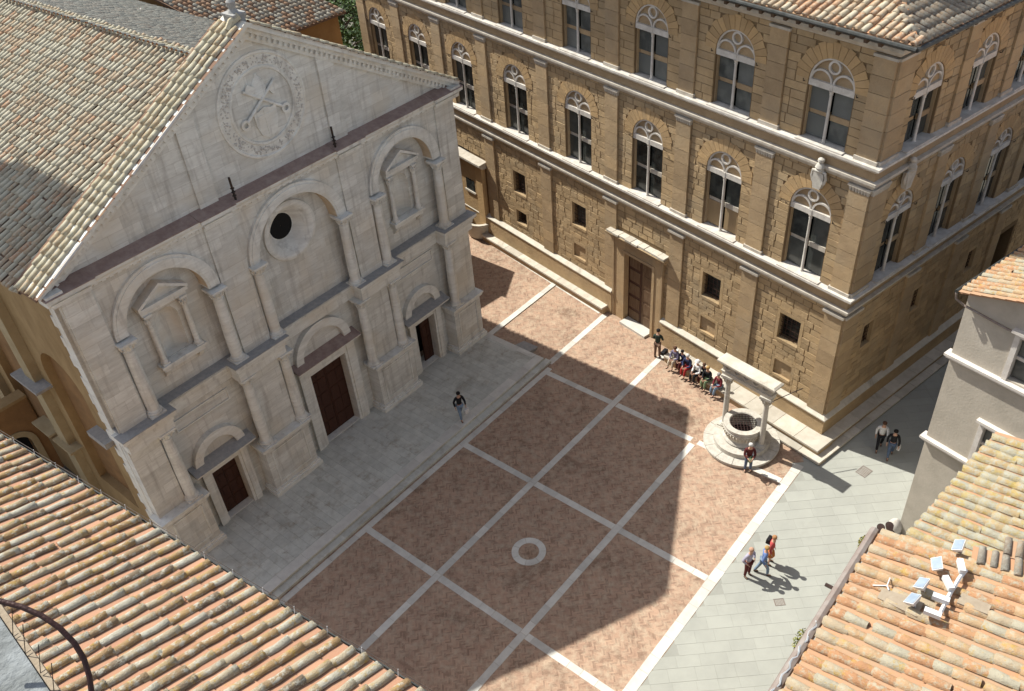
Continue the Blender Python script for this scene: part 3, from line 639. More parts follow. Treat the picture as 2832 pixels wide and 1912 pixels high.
fn=MB().box(CX-.24,CX+.24,27.9,28.5,20.1,20.5).box(CX-.28,CX+.28,27.85,28.55,20.5,20.58).lathe(CX,28.2,[(.2,20.58),(.12,20.7),(.16,20.85),(.17,20.95),(.09,21.05),(.02,21.1)],12).build('finial','stone_top_grey',church,True)
MB().tube([(CX-.5,28.0,20.12),(CX-.3,28.0,20.35),(CX,27.9,20.5)],.14,7).build('finial_scroll','tile_coping',fn,True)
# white marble strip on the rake edge
for (xa,xb) in ((12.0,14.6),(8.3,9.6)):
    za,zb=AP[1]-RS*(CX-xa)+.16,AP[1]-RS*(CX-xb)+.16; MB().tube([(xa,27.46,za),(xb,27.46,zb)],.06,6).build('marble_strip','white_stone',church)
# low annexe against the far side of the nave, hidden but throwing its shadow between church and palazzo
an=wthing('church_annexe','low ochre annexe built against the far side of the church nave','building',(30.2,42,0))
MB().prism([(27.8,0),(32.9,0),(32.9,8.6),(30.6,10.0),(27.8,9.6)],37.6,47).build('wall','church_side',an)
MB().add([(33.1,37.4,8.6),(30.6,37.4,10.15),(30.6,47.2,10.15),(33.1,47.2,8.6)],[(0,1,2,3)]).build('roof','pan_church',an)

bt=wthing('bell_tower','bell tower whose shadow falls on the church roof','tower',(7.4,49,0))
MB().box(5.2,9.9,46.5,51.2,0,35.2).build('shaft','church_side',bt); MB().box(5.0,10.1,46.3,51.4,35.2,35.6).build('cornice','trim_stone',bt)
MB().add([(5,46.3,35.6),(10.1,46.3,35.6),(10.1,51.4,35.6),(5,51.4,35.6),(7.55,48.85,38)],[(0,1,4),(1,2,4),(2,3,4),(3,0,4)]).build('spire','tile_church',bt)
# ---------------------------------------------------------------- palazzo
TILT=.012
def frame3(o,X,Y,Z): return Matrix(((X.x,Y.x,Z.x,o.x),(X.y,Y.y,Z.y,o.y),(X.z,Y.z,Z.z,o.z),(0,0,0,1)))
ZZ=Vector((0,0,1)); PM0=frame3(PCORN,PX,PN,ZZ); PM=frame3(PCORN,(PX+ZZ*TILT).normalized(),PN,(ZZ-PX*TILT).normalized()); UNT=PM.inverted()@PM0
pal=thing('palazzo','golden sandstone palace with rows of arched twin windows beside the piazza','palace',PM)
LF,LQ=38.0,17.0
FQ=Matrix(((0,-1,0,0),(1,0,0,0),(0,0,1,0),(0,0,0,1)))   # frame of the street side: x along +Y (negative into the street), y outward = -X
FI=Matrix.Identity(4)
WU=[2.42,6.93,11.55,16.45,21.55,26.45,31.0,35.6]; PILU=[0,4.45,8.9,13.5,18.7,23.9,28.3,32.7,36.9]; PW=.88
WQ=[-2.5,-6.35,-10.2,-14.05]; PILQ=[-1.05,-4.35-.95,-8.2-.95,-12.05-.95]; PWQ=.8
def flipwall(b,F):
    me=bpy.data.meshes.new('wall'); me.from_pydata([tuple(F@Vector((x,-y,z))) for x,y,z in b.v],[],[tuple(reversed(f)) for f in b.f]); me.update(); return me
def gfops(us,small): 
    o=[]
    for u,lo in us: o.append(dict(xc=u,hw=.58,zb=4.22,zt=5.66,kind='rect')); 
    for u,lo in us:
        if lo: o.append(dict(xc=u,hw=.5,zb=2.15,zt=3.05,kind='rect'))
    return o
GF=[(2.5,1),(7.05,1),(16.5,1),(21.7,1),(27.2,0),(31.2,0),(35.6,0)]
DOOR=dict(xc=11.8,hw=1.03,zb=-1,zt=4.3,kind='rect')
opsF=gfops(GF,1)+[DOOR]+[dict(xc=u,hw=.97,zb=8.12,zt=11.15,kind='arch') for u in WU]+[dict(xc=u,hw=.99,zb=14.05,zt=16.4,kind='arch') for u in WU]
GQ=[-2.2,-6.0,-10.6]
opsQ=[dict(xc=u,hw=.38,zb=4.35,zt=5.6,kind='rect') for u in GQ]+[dict(xc=-13.9,hw=.8,zb=-1,zt=5.2,kind='rect')]+[dict(xc=u,hw=.88,zb=8.12,zt=11.1,kind='arch') for u in WQ]+[dict(xc=u,hw=.92,zb=14.05,zt=16.25,kind='arch') for u in WQ]
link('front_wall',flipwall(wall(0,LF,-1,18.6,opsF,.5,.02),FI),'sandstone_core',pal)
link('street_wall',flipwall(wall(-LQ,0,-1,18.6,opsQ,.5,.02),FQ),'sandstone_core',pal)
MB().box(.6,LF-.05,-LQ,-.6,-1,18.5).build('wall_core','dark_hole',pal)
MB().box(LF-.4,LF-.02,-LQ,-.02,-1,18.6).build('rear_wall','sandstone_core',pal)
# ashlar blocks
def ashlar(x0,x1,z0,z1,ops,pils,rowh=(.27,.37),bw=(.38,.8)):
    B=[]; z=z0
    while z<z1-.1:
        h=random.uniform(*rowh); h=min(h,z1-z) if z1-z>.42 else z1-z
        ex=[]; m=z+h/2
        for o in ops:
            zb,zt,hw=o['zb'],o['zt'],o['hw']
            if o['kind']=='rect':
                if z+h>zb-.16 and z<zt+.2: ex.append((o['xc']-hw-.13,o['xc']+hw+.13))
            else:
                if z+h>zb and m<zt: ex.append((o['xc']-hw-.02,o['xc']+hw+.02))
                elif m>=zt and m-zt<hw+.6: c=math.sqrt((hw+.6)**2-(m-zt)**2); ex.append((o['xc']-c,o['xc']+c))
        ex+=[(p,p+w) for p,w in pils]
        ex.sort(); cur=x0; seg=[]
        for a,b_ in ex:
            if a>cur+.06: seg.append((cur,min(a,x1)))
            cur=max(cur,b_)
        if cur<x1-.06: seg.append((cur,x1))
        for a,b_ in seg:
            u=a
            while u<b_-.02:
                w=random.uniform(*bw); 
                if b_-(u+w)<.22: w=b_-u
                dpt=random.uniform(-.008,.012); B.append((u+w/2,-.025+dpt*.8,z+h/2,w-.036,.06,h-.019)); u+=w
        z+=h
    return B
pf=[(p,PW) for p in PILU]; pq=[(p,PWQ if p<-1.1 else 1.05) for p in PILQ]
portal=dict(xc=11.95,hw=1.75,zb=-1,zt=5.35,kind='rect'); portal2=dict(xc=27.2,hw=2.1,zb=-1,zt=5.1,kind='rect')
of=[o for o in opsF if not(o['xc']==27.2 or o is DOOR)]
B=ashlar(.88,LF,1.45,7.1,of+[portal,portal2],pf)+ashlar(.88,LF,8.13,13.05,opsF,pf)+ashlar(.88,LF,14.05,18.1,opsF,pf,(.3,.42),(.5,1.0))
BQ=ashlar(-LQ,-1.05,1.45,7.1,opsQ,pq)+ashlar(-LQ,-1.05,8.13,13.05,opsQ,pq,(.3,.42))+ashlar(-LQ,-1.05,14.05,18.1,opsQ,pq,(.3,.42))
unit=[B]
allb=[(FI,b) for b in B]+[(FQ,b) for b in BQ]
blk=MB(); k=.5
blk.add([(-k,-k,-k),(k,-k,-k),(k,-k,k),(-k,-k,k),(-k,k*.5,-k),(k,k*.5,-k),(k,k*.5,k),(-k,k*.5,k),(-.485,k,-.475),(.48,k*.95,-.47),(.485,k,.475),(-.48,k*.97,.47)],[(0,1,5,4),(1,2,6,5),(2,3,7,6),(3,0,4,7),(4,5,9,8),(5,6,10,9),(6,7,11,10),(7,4,8,11),(8,9,10,11)])
bme=blk.mesh('ashlar_block'); bm_=[F@Matrix.Translation(b[:3])@Matrix.Rotation(random.gauss(0,.022),4,'X')@Matrix.Rotation(random.gauss(0,.016),4,'Z')@Matrix.Diagonal((*b[3:],1)) for F,b in allb]
pieces('ashlar_block',bme,bm_,'sandstone_block',pal,PM,300,'ashlar_block_field')
# pilasters with their blocks
def pilaster(F,u,w,z0,z1,cap,proud=.09):
    o=None
    n=max(4,int((z1-z0)/.62)); b=MB()
    for j in range(n):
        za=z0+(z1-z0)*j/n; g=random.uniform(0,.008); b.box(u+.01,u+w-.01,-.1,proud+g,za+.009,z0+(z1-z0)*(j+1)/n-.009)
    b.xf(lambda x,y,z:F@Vector((x,y,z))); o=b.build('pilaster','sandstone_smooth',pal)
    if cap=='bar': c=MB().box(u-.07,u+w+.07,-.1,proud+.09,z1-.02,z1+.1)
    elif cap=='carved':
        c=MB().box(u-.05,u+w+.05,-.1,proud+.06,z1+.2,z1+.28)
        for k in range(7): c.hexa([(u+w*k/7+.02,-.05,z1),(u+w*(k+.8)/7,-.05,z1),(u+w*(k+.8)/7,proud+.02,z1),(u+w*k/7+.02,proud+.02,z1)],[(u+w*k/7,-.05,z1+.2),(u+w*(k+.9)/7,-.05,z1+.2),(u+w*(k+.9)/7,proud+.07,z1+.2),(u+w*k/7,proud+.07,z1+.2)])
    else: c=MB().box(u-.04,u+w+.04,-.1,proud+.03,z1,z1+.1)
    c.xf(lambda x,y,z:F@Vector((x,y,z))); c.build('capital','trim_stone',o)
    if z0>8: MB().box(u-.05,u+w+.05,-.1,proud+.06,z0-.02,z0+.14).xf(lambda x,y,z:F@Vector((x,y,z))).build('base','trim_stone',o)
for p in PILU:
    pilaster(FI,p,PW,1.5,6.98,'bar'); pilaster(FI,p,PW,8.12,12.75,'carved'); pilaster(FI,p,PW,14.06,17.95,'plain')
for p in PILQ:
    w=PWQ if p<-1.1 else 1.05
    pilaster(FQ,p,w,1.5,6.98,'bar'); pilaster(FQ,p,w,8.12,12.75,'carved'); pilaster(FQ,p,w,14.06,17.95,'plain')
# string courses, mitred round the corner
def course(prof,name,m,parent=pal,xe=None):
    b=MB(); n=len(prof); vs=[]
    for st in range(3):
        for o,z in prof: vs.append([(-o,-LQ,z),(-o,o,z),(xe if xe else LF+o*.5,o,z)][st])
    fs=[(st*n+i,st*n+(i+1)%n,(st+1)*n+(i+1)%n,(st+1)*n+i) for st in range(2) for i in range(n)]+[tuple(range(n)),tuple(range(3*n-1,2*n-1,-1))]
    return b.add(vs,fs).build(name,m,parent)
for dz in (0,5.93):
    s=course([(-.05,7.46+dz),(.05,7.46+dz),(.05,7.82+dz),(-.05,7.82+dz)],'string_course','sandstone_smooth')
    course([(-.05,7.12+dz),(.08,7.14+dz),(.22,7.34+dz),(.22,7.44+dz),(-.05,7.458+dz)],'lower_moulding','trim_stone',s)
    course([(-.05,7.822+dz),(.1,7.83+dz),(.24,7.96+dz),(.29,8.0+dz),(.29,8.1+dz),(-.05,8.13+dz)],'upper_ledge','white_stone',s)
PP=[(-.05,-1.2),(.2,-1.2),(.2,1.3),(-.05,1.3)]; PS=[(-.05,1.302),(.25,1.31),(.25,1.37),(.17,1.42),(-.05,1.56)]
pl=course(PP,'plinth','sandstone_block',xe=10.03); course(PS,'plinth_sill','bench_stone',pl,xe=10.03)
pl2=MB().prismx(PP,13.72,LF).build('plinth','sandstone_block',pal); MB().prismx(PS,13.72,LF).build('plinth_sill','bench_stone',pl2)
course([(-.05,18.1),(.06,18.12),(.2,18.3),(.2,18.42),(.05,18.45),(-.05,18.45)],'eave_moulding','trim_stone')
# twin windows
WCACHE={}
def put(key,fn,name,m,parent,mat,smooth=False):
    if key not in WCACHE:
        me=fn().mesh(name,smooth); WCACHE[key]=me
    return link(name,WCACHE[key],m,parent,mat)
def twin(F,u,zb,hw,hs,style,vous=True,lower_shut=False):
    """one twin-light window: hs = springing above sill"""
    K=(round(hw,2),round(hs,2),style); M=F@Matrix.Translation((u,0,zb))
    stone='white_stone'
    def reveal():
        b=MB(); b.prism([(-hw,hs-.02),(hw,hs-.02)]+[(hw*math.cos(math.pi*k/14),hs+hw*math.sin(math.pi*k/14)) for k in range(1,14)],-.20,-.14)
        b.box(-hw,-hw+.035,-.42,-.12,0,hs).box(hw-.035,hw,-.42,-.12,0,hs); return b
    w=put(('rev',)+K,reveal,'window','sandstone_smooth',pal,M)
    I=Matrix.Identity(4)
    pw,ph=(hw*2-.07-.12)/2,(hs-.3)
    for sx in (-1,1):
        for r in (0,1):
            z0=.1 if r==0 else ph*.5+.12; z1=ph*.5-.06 if r==0 else ph-.02; xc=sx*(.06+pw/2)
            m='wood_panel_tan' if (lower_shut and r==0) else ('screened_glass' if style=='F2' else 'window_glass')
            p=put(('pane',)+K+(r,),lambda:MB().box(-pw/2,pw/2,-.29,-.26,z0,z1),'pane',m,w,Matrix.Translation((xc,0,0)))
            if lower_shut and r==0: p.data=p.data.copy(); p.data.materials.clear(); p.data.materials.append(MATS[m])
    put(('bar',)+K,lambda:MB().box(-hw+.06,-.05,-.30,-.20,ph*.5-.09,ph*.5+.13).box(.05,hw-.06,-.41,-.30,ph*.5-.08,ph*.5+.14),'crossbar','sandstone_smooth' if style in ('F2','Q','Q2') else 'trim_stone',w,I)
    put(('tr',)+K,lambda:MB().box(-hw,-.04,-.2,-.03,hs-.22,hs+.02).box(.04,hw,-.2,-.03,hs-.22,hs+.02).box(-.06,.06,-.22,-.01,hs-.2,hs+.02),'transom',stone,w,I)
    def mull():
        b=MB(); b.lathe(0,-.11,[(.1,0),(.1,.05),(.065,.1),(.06,hs*.5),(.055,hs-.42),(.075,hs-.4),(.065,hs-.36),(.09,hs-.27),(.12,hs-.22)],10); b.box(-.12,.12,-.23,.01,-.02,.03); return b
    put(('mu',)+K,mull,'mullion_column',stone,w,I,True)
    def trac():
        b=MB(); t=.045
        b.ring(0,hs,hw-.07,hw+.005,-.18,-.03,0,180,20)
        for s in (-1,1): b.ring(s*hw*.5,hs,hw*.5-t*1.9,hw*.5-.01,-.16,-.05,0,180,14)
        b.ring(0,hs+hw*.66,hw*.19,hw*.19+t*1.7,-.16,-.04,0,360,16); return b
    put(('ty',)+K,trac,'tracery',stone,w,I)
    put(('si',)+K,lambda:MB().box(-hw-.08,hw+.08,-.42,.25,-.02,.045),'sill',stone,w,I)
    if vous:
        n=15
        for k in range(n):
            a0,a1=180*k/n+.4,180*(k+1)/n-.4; ro=hw+.56+(.05 if k%2 else 0)
            put(('vo',hw,k),lambda:MB().ring(0,0,hw+.01,ro,-.30,.022,a0,a1,2).xf(lambda x,y,z:(x,y if y<0 else y,z)),'voussoir','sandstone_golden',w,Matrix.Translation((0,0,hs)))
    for sx in (-1,1): put(('hk',),lambda:MB().tube([(0,0,0),(0,.09,.02),(.0,.1,.12)],.018,5),'iron_hook','iron',w,Matrix.Translation((sx*(hw+.16),0,hs-.12)))
for i,u in enumerate(WU): twin(FI,u,8.12,.97,3.03,'F1',True,i==1)
for u in WU[:6]: twin(FI,u,14.05,.99,2.35,'F2')
for u in WQ[:3]: twin(FQ,u,8.12,.88,2.98,'Q'); twin(FQ,u,14.05,.92,2.2,'Q2')
# ground-floor windows with iron bars, and the blocked lower ones
def gwin(F,u,zb,zt,hw,kind):
    M=F@Matrix.Translation((u,0,0)); z=zt-zb
    f=MB().box(-hw-.14,-hw+.02,-.3,.008,zb-.12,zt+.14).box(hw-.02,hw+.14,-.3,.008,zb-.12,zt+.14).box(-hw+.02,hw-.02,-.3,.008,zt-.02,zt+.16).box(-hw+.02,hw-.02,-.3,.03,zb-.13,zb+.02).box(-hw-.14,-.02,-.2,.0,zt+.17,zt+.5).box(.02,hw+.14,-.2,.003,zt+.17,zt+.5).box(-hw-.14,.1,-.2,.002,zb-.42,zb-.14).box(.13,hw+.14,-.2,-.002,zb-.42,zb-.14).build('window_frame','sandstone_block',pal); f.matrix_basis=M
    if kind=='blind': MB().box(-hw,hw,-.2,-.1,zb,zt).build('infill','sandstone_smooth',f); return
    MB().box(-hw,hw,-.45,-.42,zb,zt).build('pane','window_glass',f)
    for k in range(5): x=-hw+(k+.5)*2*hw/5; MB().tube([(x,-.16,zb),(x,-.16,zt)],.012,5).build('bar','rusty_iron',f)
    for k in range(6): zz=zb+(k+.5)*z/6; MB().tube([(-hw,-.17,zz),(hw,-.17,zz)],.012,5).build('bar','rusty_iron',f)
for u,lo in GF[:4]:
    gwin(FI,u,4.22,5.66,.58,'bars')
    if lo: gwin(FI,u,2.15,3.05,.5,'bars' if u>20 else 'blind')
for u in GQ: gwin(FQ,u,4.35,5.6,.38,'bars')
# great door
d=MB().box(10.05,10.8,-.4,.12,-.4,4.95).box(12.8,13.7,-.4,.12,-.4,4.95).box(10.8,12.8,-.4,.12,4.27,4.95).build('door_frame','sandstone_smooth',pal)
MB().box(10.62,10.79,.12,.16,-.4,4.45).box(12.81,12.98,.12,.16,-.4,4.45).box(10.79,12.81,.12,.16,4.3,4.45).box(10.05,10.17,.12,.17,-.4,4.95).box(13.58,13.7,.12,.17,-.4,4.95).build('frame_moulding','sandstone_smooth',d)
h=MB().prismx([(-.1,4.95),(.16,4.95),(.2,5.08),(.42,5.2),(.45,5.3),(-.1,5.42)],9.75,14.0).build('door_hood','sandstone_smooth',d)
for k in range(9): x=9.8+k*.46; MB().box(x,x+.43,-.08,.42+random.uniform(-.04,.05),5.33,5.40+random.uniform(0,.04)).build('hood_slab','bench_stone',h)
for s,x0,x1 in ((0,10.78,11.79),(1,11.81,12.82)):
    l=MB().box(x0,x1,-.26,-.2,-.4,4.3).build('door_leaf','wood_old' if s==0 else 'wood_door',d)
    for r in range(5): MB().box(x0+.12,x1-.12,-.21,-.18,-.1+r*.88,.6+r*.88).build('panel','wood_old',l)
MB().box(10.85,12.75,-.2,.5,-.3,.0).build('threshold','band_stone',d)
# blocked portal at the far end
p=MB().box(25.1,25.75,-.3,.3,-.6,4.75).box(28.7,29.35,-.3,.3,-.6,4.75).box(25.75,28.7,-.3,.22,-.6,4.75).build('blocked_portal','sandstone_golden',pal)
MB().prismx([(-.1,4.75),(.4,4.8),(.6,5.0),(.6,5.12),(-.1,5.2)],24.85,29.6).build('portal_hood','trim_stone',p)
MB().box(26.05,26.95,.2,.235,2.7,3.5).build('pane','window_glass',p); MB().box(25.95,27.05,.2,.3,2.58,2.7).build('sill','trim_stone',p)
# bench round the foot of the palace
def bench(x0,x1,y1,z,nm,y0=.1):
    b=MB().box(x0,x1,y0,y1-.08,-.1,z-.1).build(nm,'sandstone_smooth',pal); b.matrix_basis=UNT
    B=[];u=x0
    while u<x1-.05:
        l=min(random.uniform(.7,1.5),x1-u); B.append((u+l/2,z-.05,-(y0+y1)/2,l-.01,.1,(y1-y0))); u+=l
    boxpieces('bench_slab',B,'bench_stone',b,PM0,frame=FLAT)
bench(14.0,25.2,.66,.46,'bench'); bench(-.75,8.75,1.2,.46,'bench'); bench(-1.1,2.6,1.55,.17,'bench_step',1.0)
for nm,x0,x1,z,m in (('bench',-.75,.1,.455,0),('bench_step',-1.1,-.6,.165,0)):
    b=MB().box(x0+.05,x1,-LQ,1.15,-.1,z-.09).build(nm,'sandstone_smooth',pal); b.matrix_basis=UNT; B=[];u=-LQ
    while u<1.1:
        l=min(random.uniform(.8,1.5),1.18-u); B.append(((x0+x1)/2,z-.05,-(u+l/2),x1-x0,.09,l-.01)); u+=l
    boxpieces('bench_slab',B,'bench_stone',b,PM0,frame=FLAT)
# eaves: rafters, soffit, gutter, roof
OH=1.05; ZE=18.98
MB().add([(-OH,OH,ZE-.06),(LF,OH,ZE-.06),(LF,-.1,ZE+.3),(0,-.1,ZE+.3),(-OH,-LQ,ZE-.06),(.1,-LQ,ZE+.3),(.1,-.1,ZE+.3)],[(0,1,2,3),(0,6,5,4)]).build('eave_soffit','wood_beam',pal)
for k in range(60): x=.2+k*.55; MB().hexa([(x,-.1,ZE-.02),(x+.14,-.1,ZE-.02),(x+.14,OH-.1,ZE-.34),(x,OH-.1,ZE-.34)],[(x,-.1,ZE+.2),(x+.14,-.1,ZE+.2),(x+.14,OH-.06,ZE-.1),(x,OH-.06,ZE-.1)]).build('rafter','wood_beam',pal)
for k in range(26): y=-.4-k*.6; MB().hexa([(.1,y,ZE-.02),(.1,y-.14,ZE-.02),(-OH+.1,y-.14,ZE-.34),(-OH+.1,y,ZE-.34)],[(.1,y,ZE+.2),(.1,y-.14,ZE+.2),(-OH+.06,y-.14,ZE-.1),(-OH+.06,y,ZE-.1)]).build('rafter','wood_beam',pal)
MB().tube([(LF,OH+.06,ZE-.06),(-OH-.06,OH+.06,ZE-.06)],.085,8).build('gutter','gutter_metal',pal,True); MB().tube([(-OH-.06,OH+.06,ZE-.06),(-OH-.06,-LQ,ZE-.06)],.085,8).build('gutter','gutter_metal',pal,True)
sa=R(17); RL=8.0; dz=RL*math.tan(sa)
prf=MB().add([(-OH,OH,ZE),(LF,OH,ZE),(LF,OH-RL,ZE+dz),(-OH+RL,OH-RL,ZE+dz),(-OH,-LQ,ZE),(-OH+RL,-LQ,ZE+dz)],[(0,1,2,3),(0,3,5,4)]).build('roof','pan_right',pal)
tile_roof(prf,(-OH,OH,ZE+.02),(1,0,0),(0,-math.cos(sa),math.sin(sa)),22,5.2,.30,.42,'tile_palazzo','pan_right',PM,r=.11,limit=220,keep=lambda a,u:a>u*.96+.12)
tile_roof(prf,(-OH,OH,ZE+.02),(0,-1,0),(math.cos(sa),0,math.sin(sa)),15,5.2,.30,.42,'tile_brown','pan_church',PM,r=.11,limit=80,keep=lambda a,u:a>u*.96+.12)
hd=Vector((math.cos(sa),-math.cos(sa),math.sin(sa))); 
me=tile_mesh(.13,.11,.5,5,name='hip_tile'); X=Vector((1,1,0)).normalized(); U_=hd.normalized(); N_=X.cross(U_); mats=[]
for k in range(11):
    p=Vector((-OH,OH,ZE+.07))+U_*k*.42; mats.append(Matrix(((X.x,U_.x,N_.x,p.x),(X.y,U_.y,N_.y,p.y),(X.z,U_.z,N_.z,p.z),(0,0,0,1))))
pieces('hip_tile',me,mats,'tile_palazzo',prf,PM)
ch=MB().box(1.6,2.9,-3.6,-1.5,19.0,21.6).build('chimney','sandstone_smooth',prf); MB().box(1.5,3.0,-3.7,-1.4,21.6,21.75).build('chimney_cap','trim_stone',ch)
MB().box(1.45,3.05,-1.5,-1.2,20.0,20.12).build('flashing','mortar_beige',ch)
# carved arms near the corner
for F,u,m in ((FI,2.15,'well_stone'),(FQ,-2.15,'trim_stone')):
    M=F@Matrix.Translation((u,.06,12.35))@Matrix.Scale(.82,4)
    a=MB().add([(x,y,z) for y in (.02,.3) for x,z in ((-.18,.0),(.2,.0),(.3,.45),(.26,.85),(.12,.95),(-.12,.95),(-.28,.8),(-.3,.42))],[tuple(range(7,-1,-1)),tuple(range(8,16))]+[(i,(i+1)%8,(i+1)%8+8,i+8) for i in range(8)]).build('coat_of_arms',m,pal); a.matrix_basis=M
    MB().lathe(0,.22,[(.2,.9),(.24,1.0),(.2,1.06),(.25,1.14),(.18,1.3),(.1,1.36),(.17,1.45),(.16,1.55),(.05,1.62)],10).build('tiara',m,a,True)
    for s in (-1,1): MB().tube([(s*.1,.25,.95),(s*.34,.25,.9),(s*.4,.22,.6),(s*.3,.2,.3)],.07,6).build('ribbon',m,a,True)
# stone trough at the far foot of the palace
tr=MB().lathe(36.0,34.9,[(.78,0),(.9,.15),(.98,.95),(1.06,1.05),(1.06,1.15),(.86,1.15),(.8,.5),(.02,.48)],20).build('stone_basin','bench_stone',None,True); tag(tr,'rounded pale stone basin by the blocked portal behind the church corner','basin')

# ---------------------------------------------------------------- the well
WX,WY=28.38,12.22; well=wthing('well','white marble well with two columns carrying a carved lintel on round steps','well',(WX,WY,0))
b0=MB().lathe(WX,WY,[(1.7,-.05),(1.7,.12),(1.2,.12)],40).build('step_base','well_stone',well)
for k in range(13):
    a0=k*360/13; MB().ring(0,0,1.2,1.74,.1,.2,a0+.4,a0+360/13-.4,4).xf(lambda x,y,z:(WX+x,WY+z,y)).build('step_slab','well_stone',b0)
MB().lathe(WX,WY,[(1.28,.1),(1.28,.44),(.2,.44)],40).build('upper_step','well_stone',well,True)
bs=MB().lathe(WX,WY,[(.82,.44),(.88,.5),(.86,.56),(.78,.62),(.76,.72),(.86,1.0),(.9,1.12),(.86,1.2),(.9,1.24),(.9,1.34),(.64,1.34),(.6,1.3),(.6,.6),(.01,.58)],36).build('basin','well_stone',well,True)
for k in range(36):
    a=2*math.pi*k/36; MB().tube([(WX+math.cos(a)*.79,WY+math.sin(a)*.79,.74),(WX+math.cos(a)*.9,WY+math.sin(a)*.9,1.04)],.03,5).build('gadroon','bench_stone',bs)
MB().lathe(WX,WY,[(.6,.62),(.02,.62)],24,False).build('well_dark','dark_hole',well)  # flat disc in the basin, coloured near-black as a dark hole
for k in range(9):
    t=-.56+k*.14; l=math.sqrt(max(0,.62**2-t*t))
    for d_ in (0,1):
        c,s=math.cos(.6+d_*math.pi/2),math.sin(.6+d_*math.pi/2); MB().tube([(WX+c*(-l)-s*t,WY+s*(-l)+c*t,1.27),(WX+c*l-s*t,WY+s*l+c*t,1.27)],.013,5).build('grille_bar','rusty_iron',bs)
C1,C2=(28.62,13.26),(28.26,11.2)
for x,y in (C1,C2):
    o=MB().lathe(x,y,[(.128,.62),(.13,1.6),(.112,3.0)],18).build('column','well_stone',well,True)
    MB().box(x-.25,x+.25,y-.25,y+.25,.43,.5).lathe(x,y,[(.24,.5),(.24,.54),(.19,.57),(.21,.6),(.17,.63)],16).build('base','well_stone',o,True)
    c=MB().lathe(x,y,[(.115,3.0),(.15,3.02),(.13,3.05),(.14,3.15),(.18,3.3),(.23,3.42)],14).box(x-.27,x+.27,y-.27,y+.27,3.42,3.55)
    for k in range(8): a=k*math.pi/4; c.tube([(x+.16*math.cos(a),y+.16*math.sin(a),3.08),(x+.22*math.cos(a),y+.22*math.sin(a),3.28),(x+.3*math.cos(a),y+.3*math.sin(a),3.38),(x+.28*math.cos(a),y+.28*math.sin(a),3.3)],.03,5)
    c.build('capital','well_stone',o,True)
la=math.atan2(C1[1]-C2[1],C1[0]-C2[0]); LM=Matrix.Translation(((C1[0]+C2[0])/2,(C1[1]+C2[1])/2,0))@Matrix.Rotation(la,4,'Z')
def wl(b,name,m,par): o=b.build(name,m,par); o.matrix_basis=(OFFS[well.name] if par is well else Matrix.Identity(4))@(LM if par is well else Matrix.Identity(4)); return o
lt=wl(MB().box(-1.32,1.32,-.2,.2,3.55,3.7).box(-1.36,1.36,-.23,.23,3.7,3.75).box(-1.3,1.3,-.18,.18,3.75,4.05),'lintel','bench_stone',well)
wl(MB().hexa([(-1.36,-.22,4.05),(1.36,-.22,4.05),(1.36,.22,4.05),(-1.36,.22,4.05)],[(-1.5,-.31,4.22),(1.5,-.31,4.22),(1.5,.31,4.22),(-1.5,.31,4.22)]).box(-1.54,1.54,-.34,.34,4.22,4.3),'lintel_cornice','bench_stone',lt)
wl(MB().hexa([(-1.53,-.33,4.302),(1.53,-.33,4.302),(1.53,.33,4.302),(-1.53,.33,4.302)],[(-1.45,-.26,4.36),(1.45,-.26,4.36),(1.45,.26,4.36),(-1.45,.26,4.36)]),'weathered_top','bench_stone',lt)
for s in (-1,1):
    for k in range(5): 
        x=-1.0+k*.5; wl(MB().tube([(x-.2,s*.2,4.08),(x-.1,s*.23,3.95),(x,s*.235,3.91),(x+.1,s*.23,3.95),(x+.2,s*.2,4.08)],.035,5),'garland','bench_stone',lt)
MB().tube([(28.4,11.0,3.2),(29.6,10.2,3.5)],.02,5).build('iron_stay','iron',well)
# ---------------------------------------------------------------- near left roof (palace on the other side of the piazza)
EL=Vector((-.105,.994,0)); U_L=Vector((-math.cos(R(6))*math.cos(R(12)),math.sin(R(6))*math.cos(R(12)),math.sin(R(12))))
OL=Vector((4.24,6.47,17.5))-EL*5.0
lb=wthing('near_house','near house roofed with lichened clay tiles in rows above the piazza','house',(0,10,0))
wl_=[OL,OL+EL*18]; d3=Vector((-9,0,0))
MB().hexa([(wl_[0].x-.5,wl_[0].y,0),(wl_[1].x-.5,wl_[1].y,0),(wl_[1].x-9,wl_[1].y,0),(wl_[0].x-9,wl_[0].y,0)],[(wl_[0].x-.5,wl_[0].y,17.35),(wl_[1].x-.5,wl_[1].y,17.35),(wl_[1].x-9,wl_[1].y,17.35),(wl_[0].x-9,wl_[0].y,17.35)]).build('wall','plaster_ochre',lb)
q=[OL+EL*0,OL+EL*18,OL+EL*18+U_L*6.5,OL+U_L*6.5]; NL=EL.cross(U_L).normalized(); NL=NL if NL.z>0 else -NL
lr=MB().hexa([tuple(p-NL*.14) for p in q],[tuple(p-NL*.012) for p in q]).build('roof','pan_left',lb)
tile_roof(lr,OL,EL,U_L,18,5.6,.284,.46,'tile_left','pan_left',r=.08,limit=300,n=6,jit=.008,overlap=1.1)
MB().tube([tuple(OL+NL*-.02+Vector((.05,0,0))),tuple(OL+EL*18+NL*-.02+Vector((.05,0,0)))],.022,6).build('gutter_edge','gutter_metal',lb)
wire=OL+NL*.16; MB().tube([tuple(wire),tuple(wire+EL*18)],.006,4).build('wire','iron',lb)
for k in range(24): p=wire+EL*(k*.75+.2); MB().tube([tuple(p-NL*.2),tuple(p+NL*.03)],.006,4).build('wire_pin','white_metal',lb)

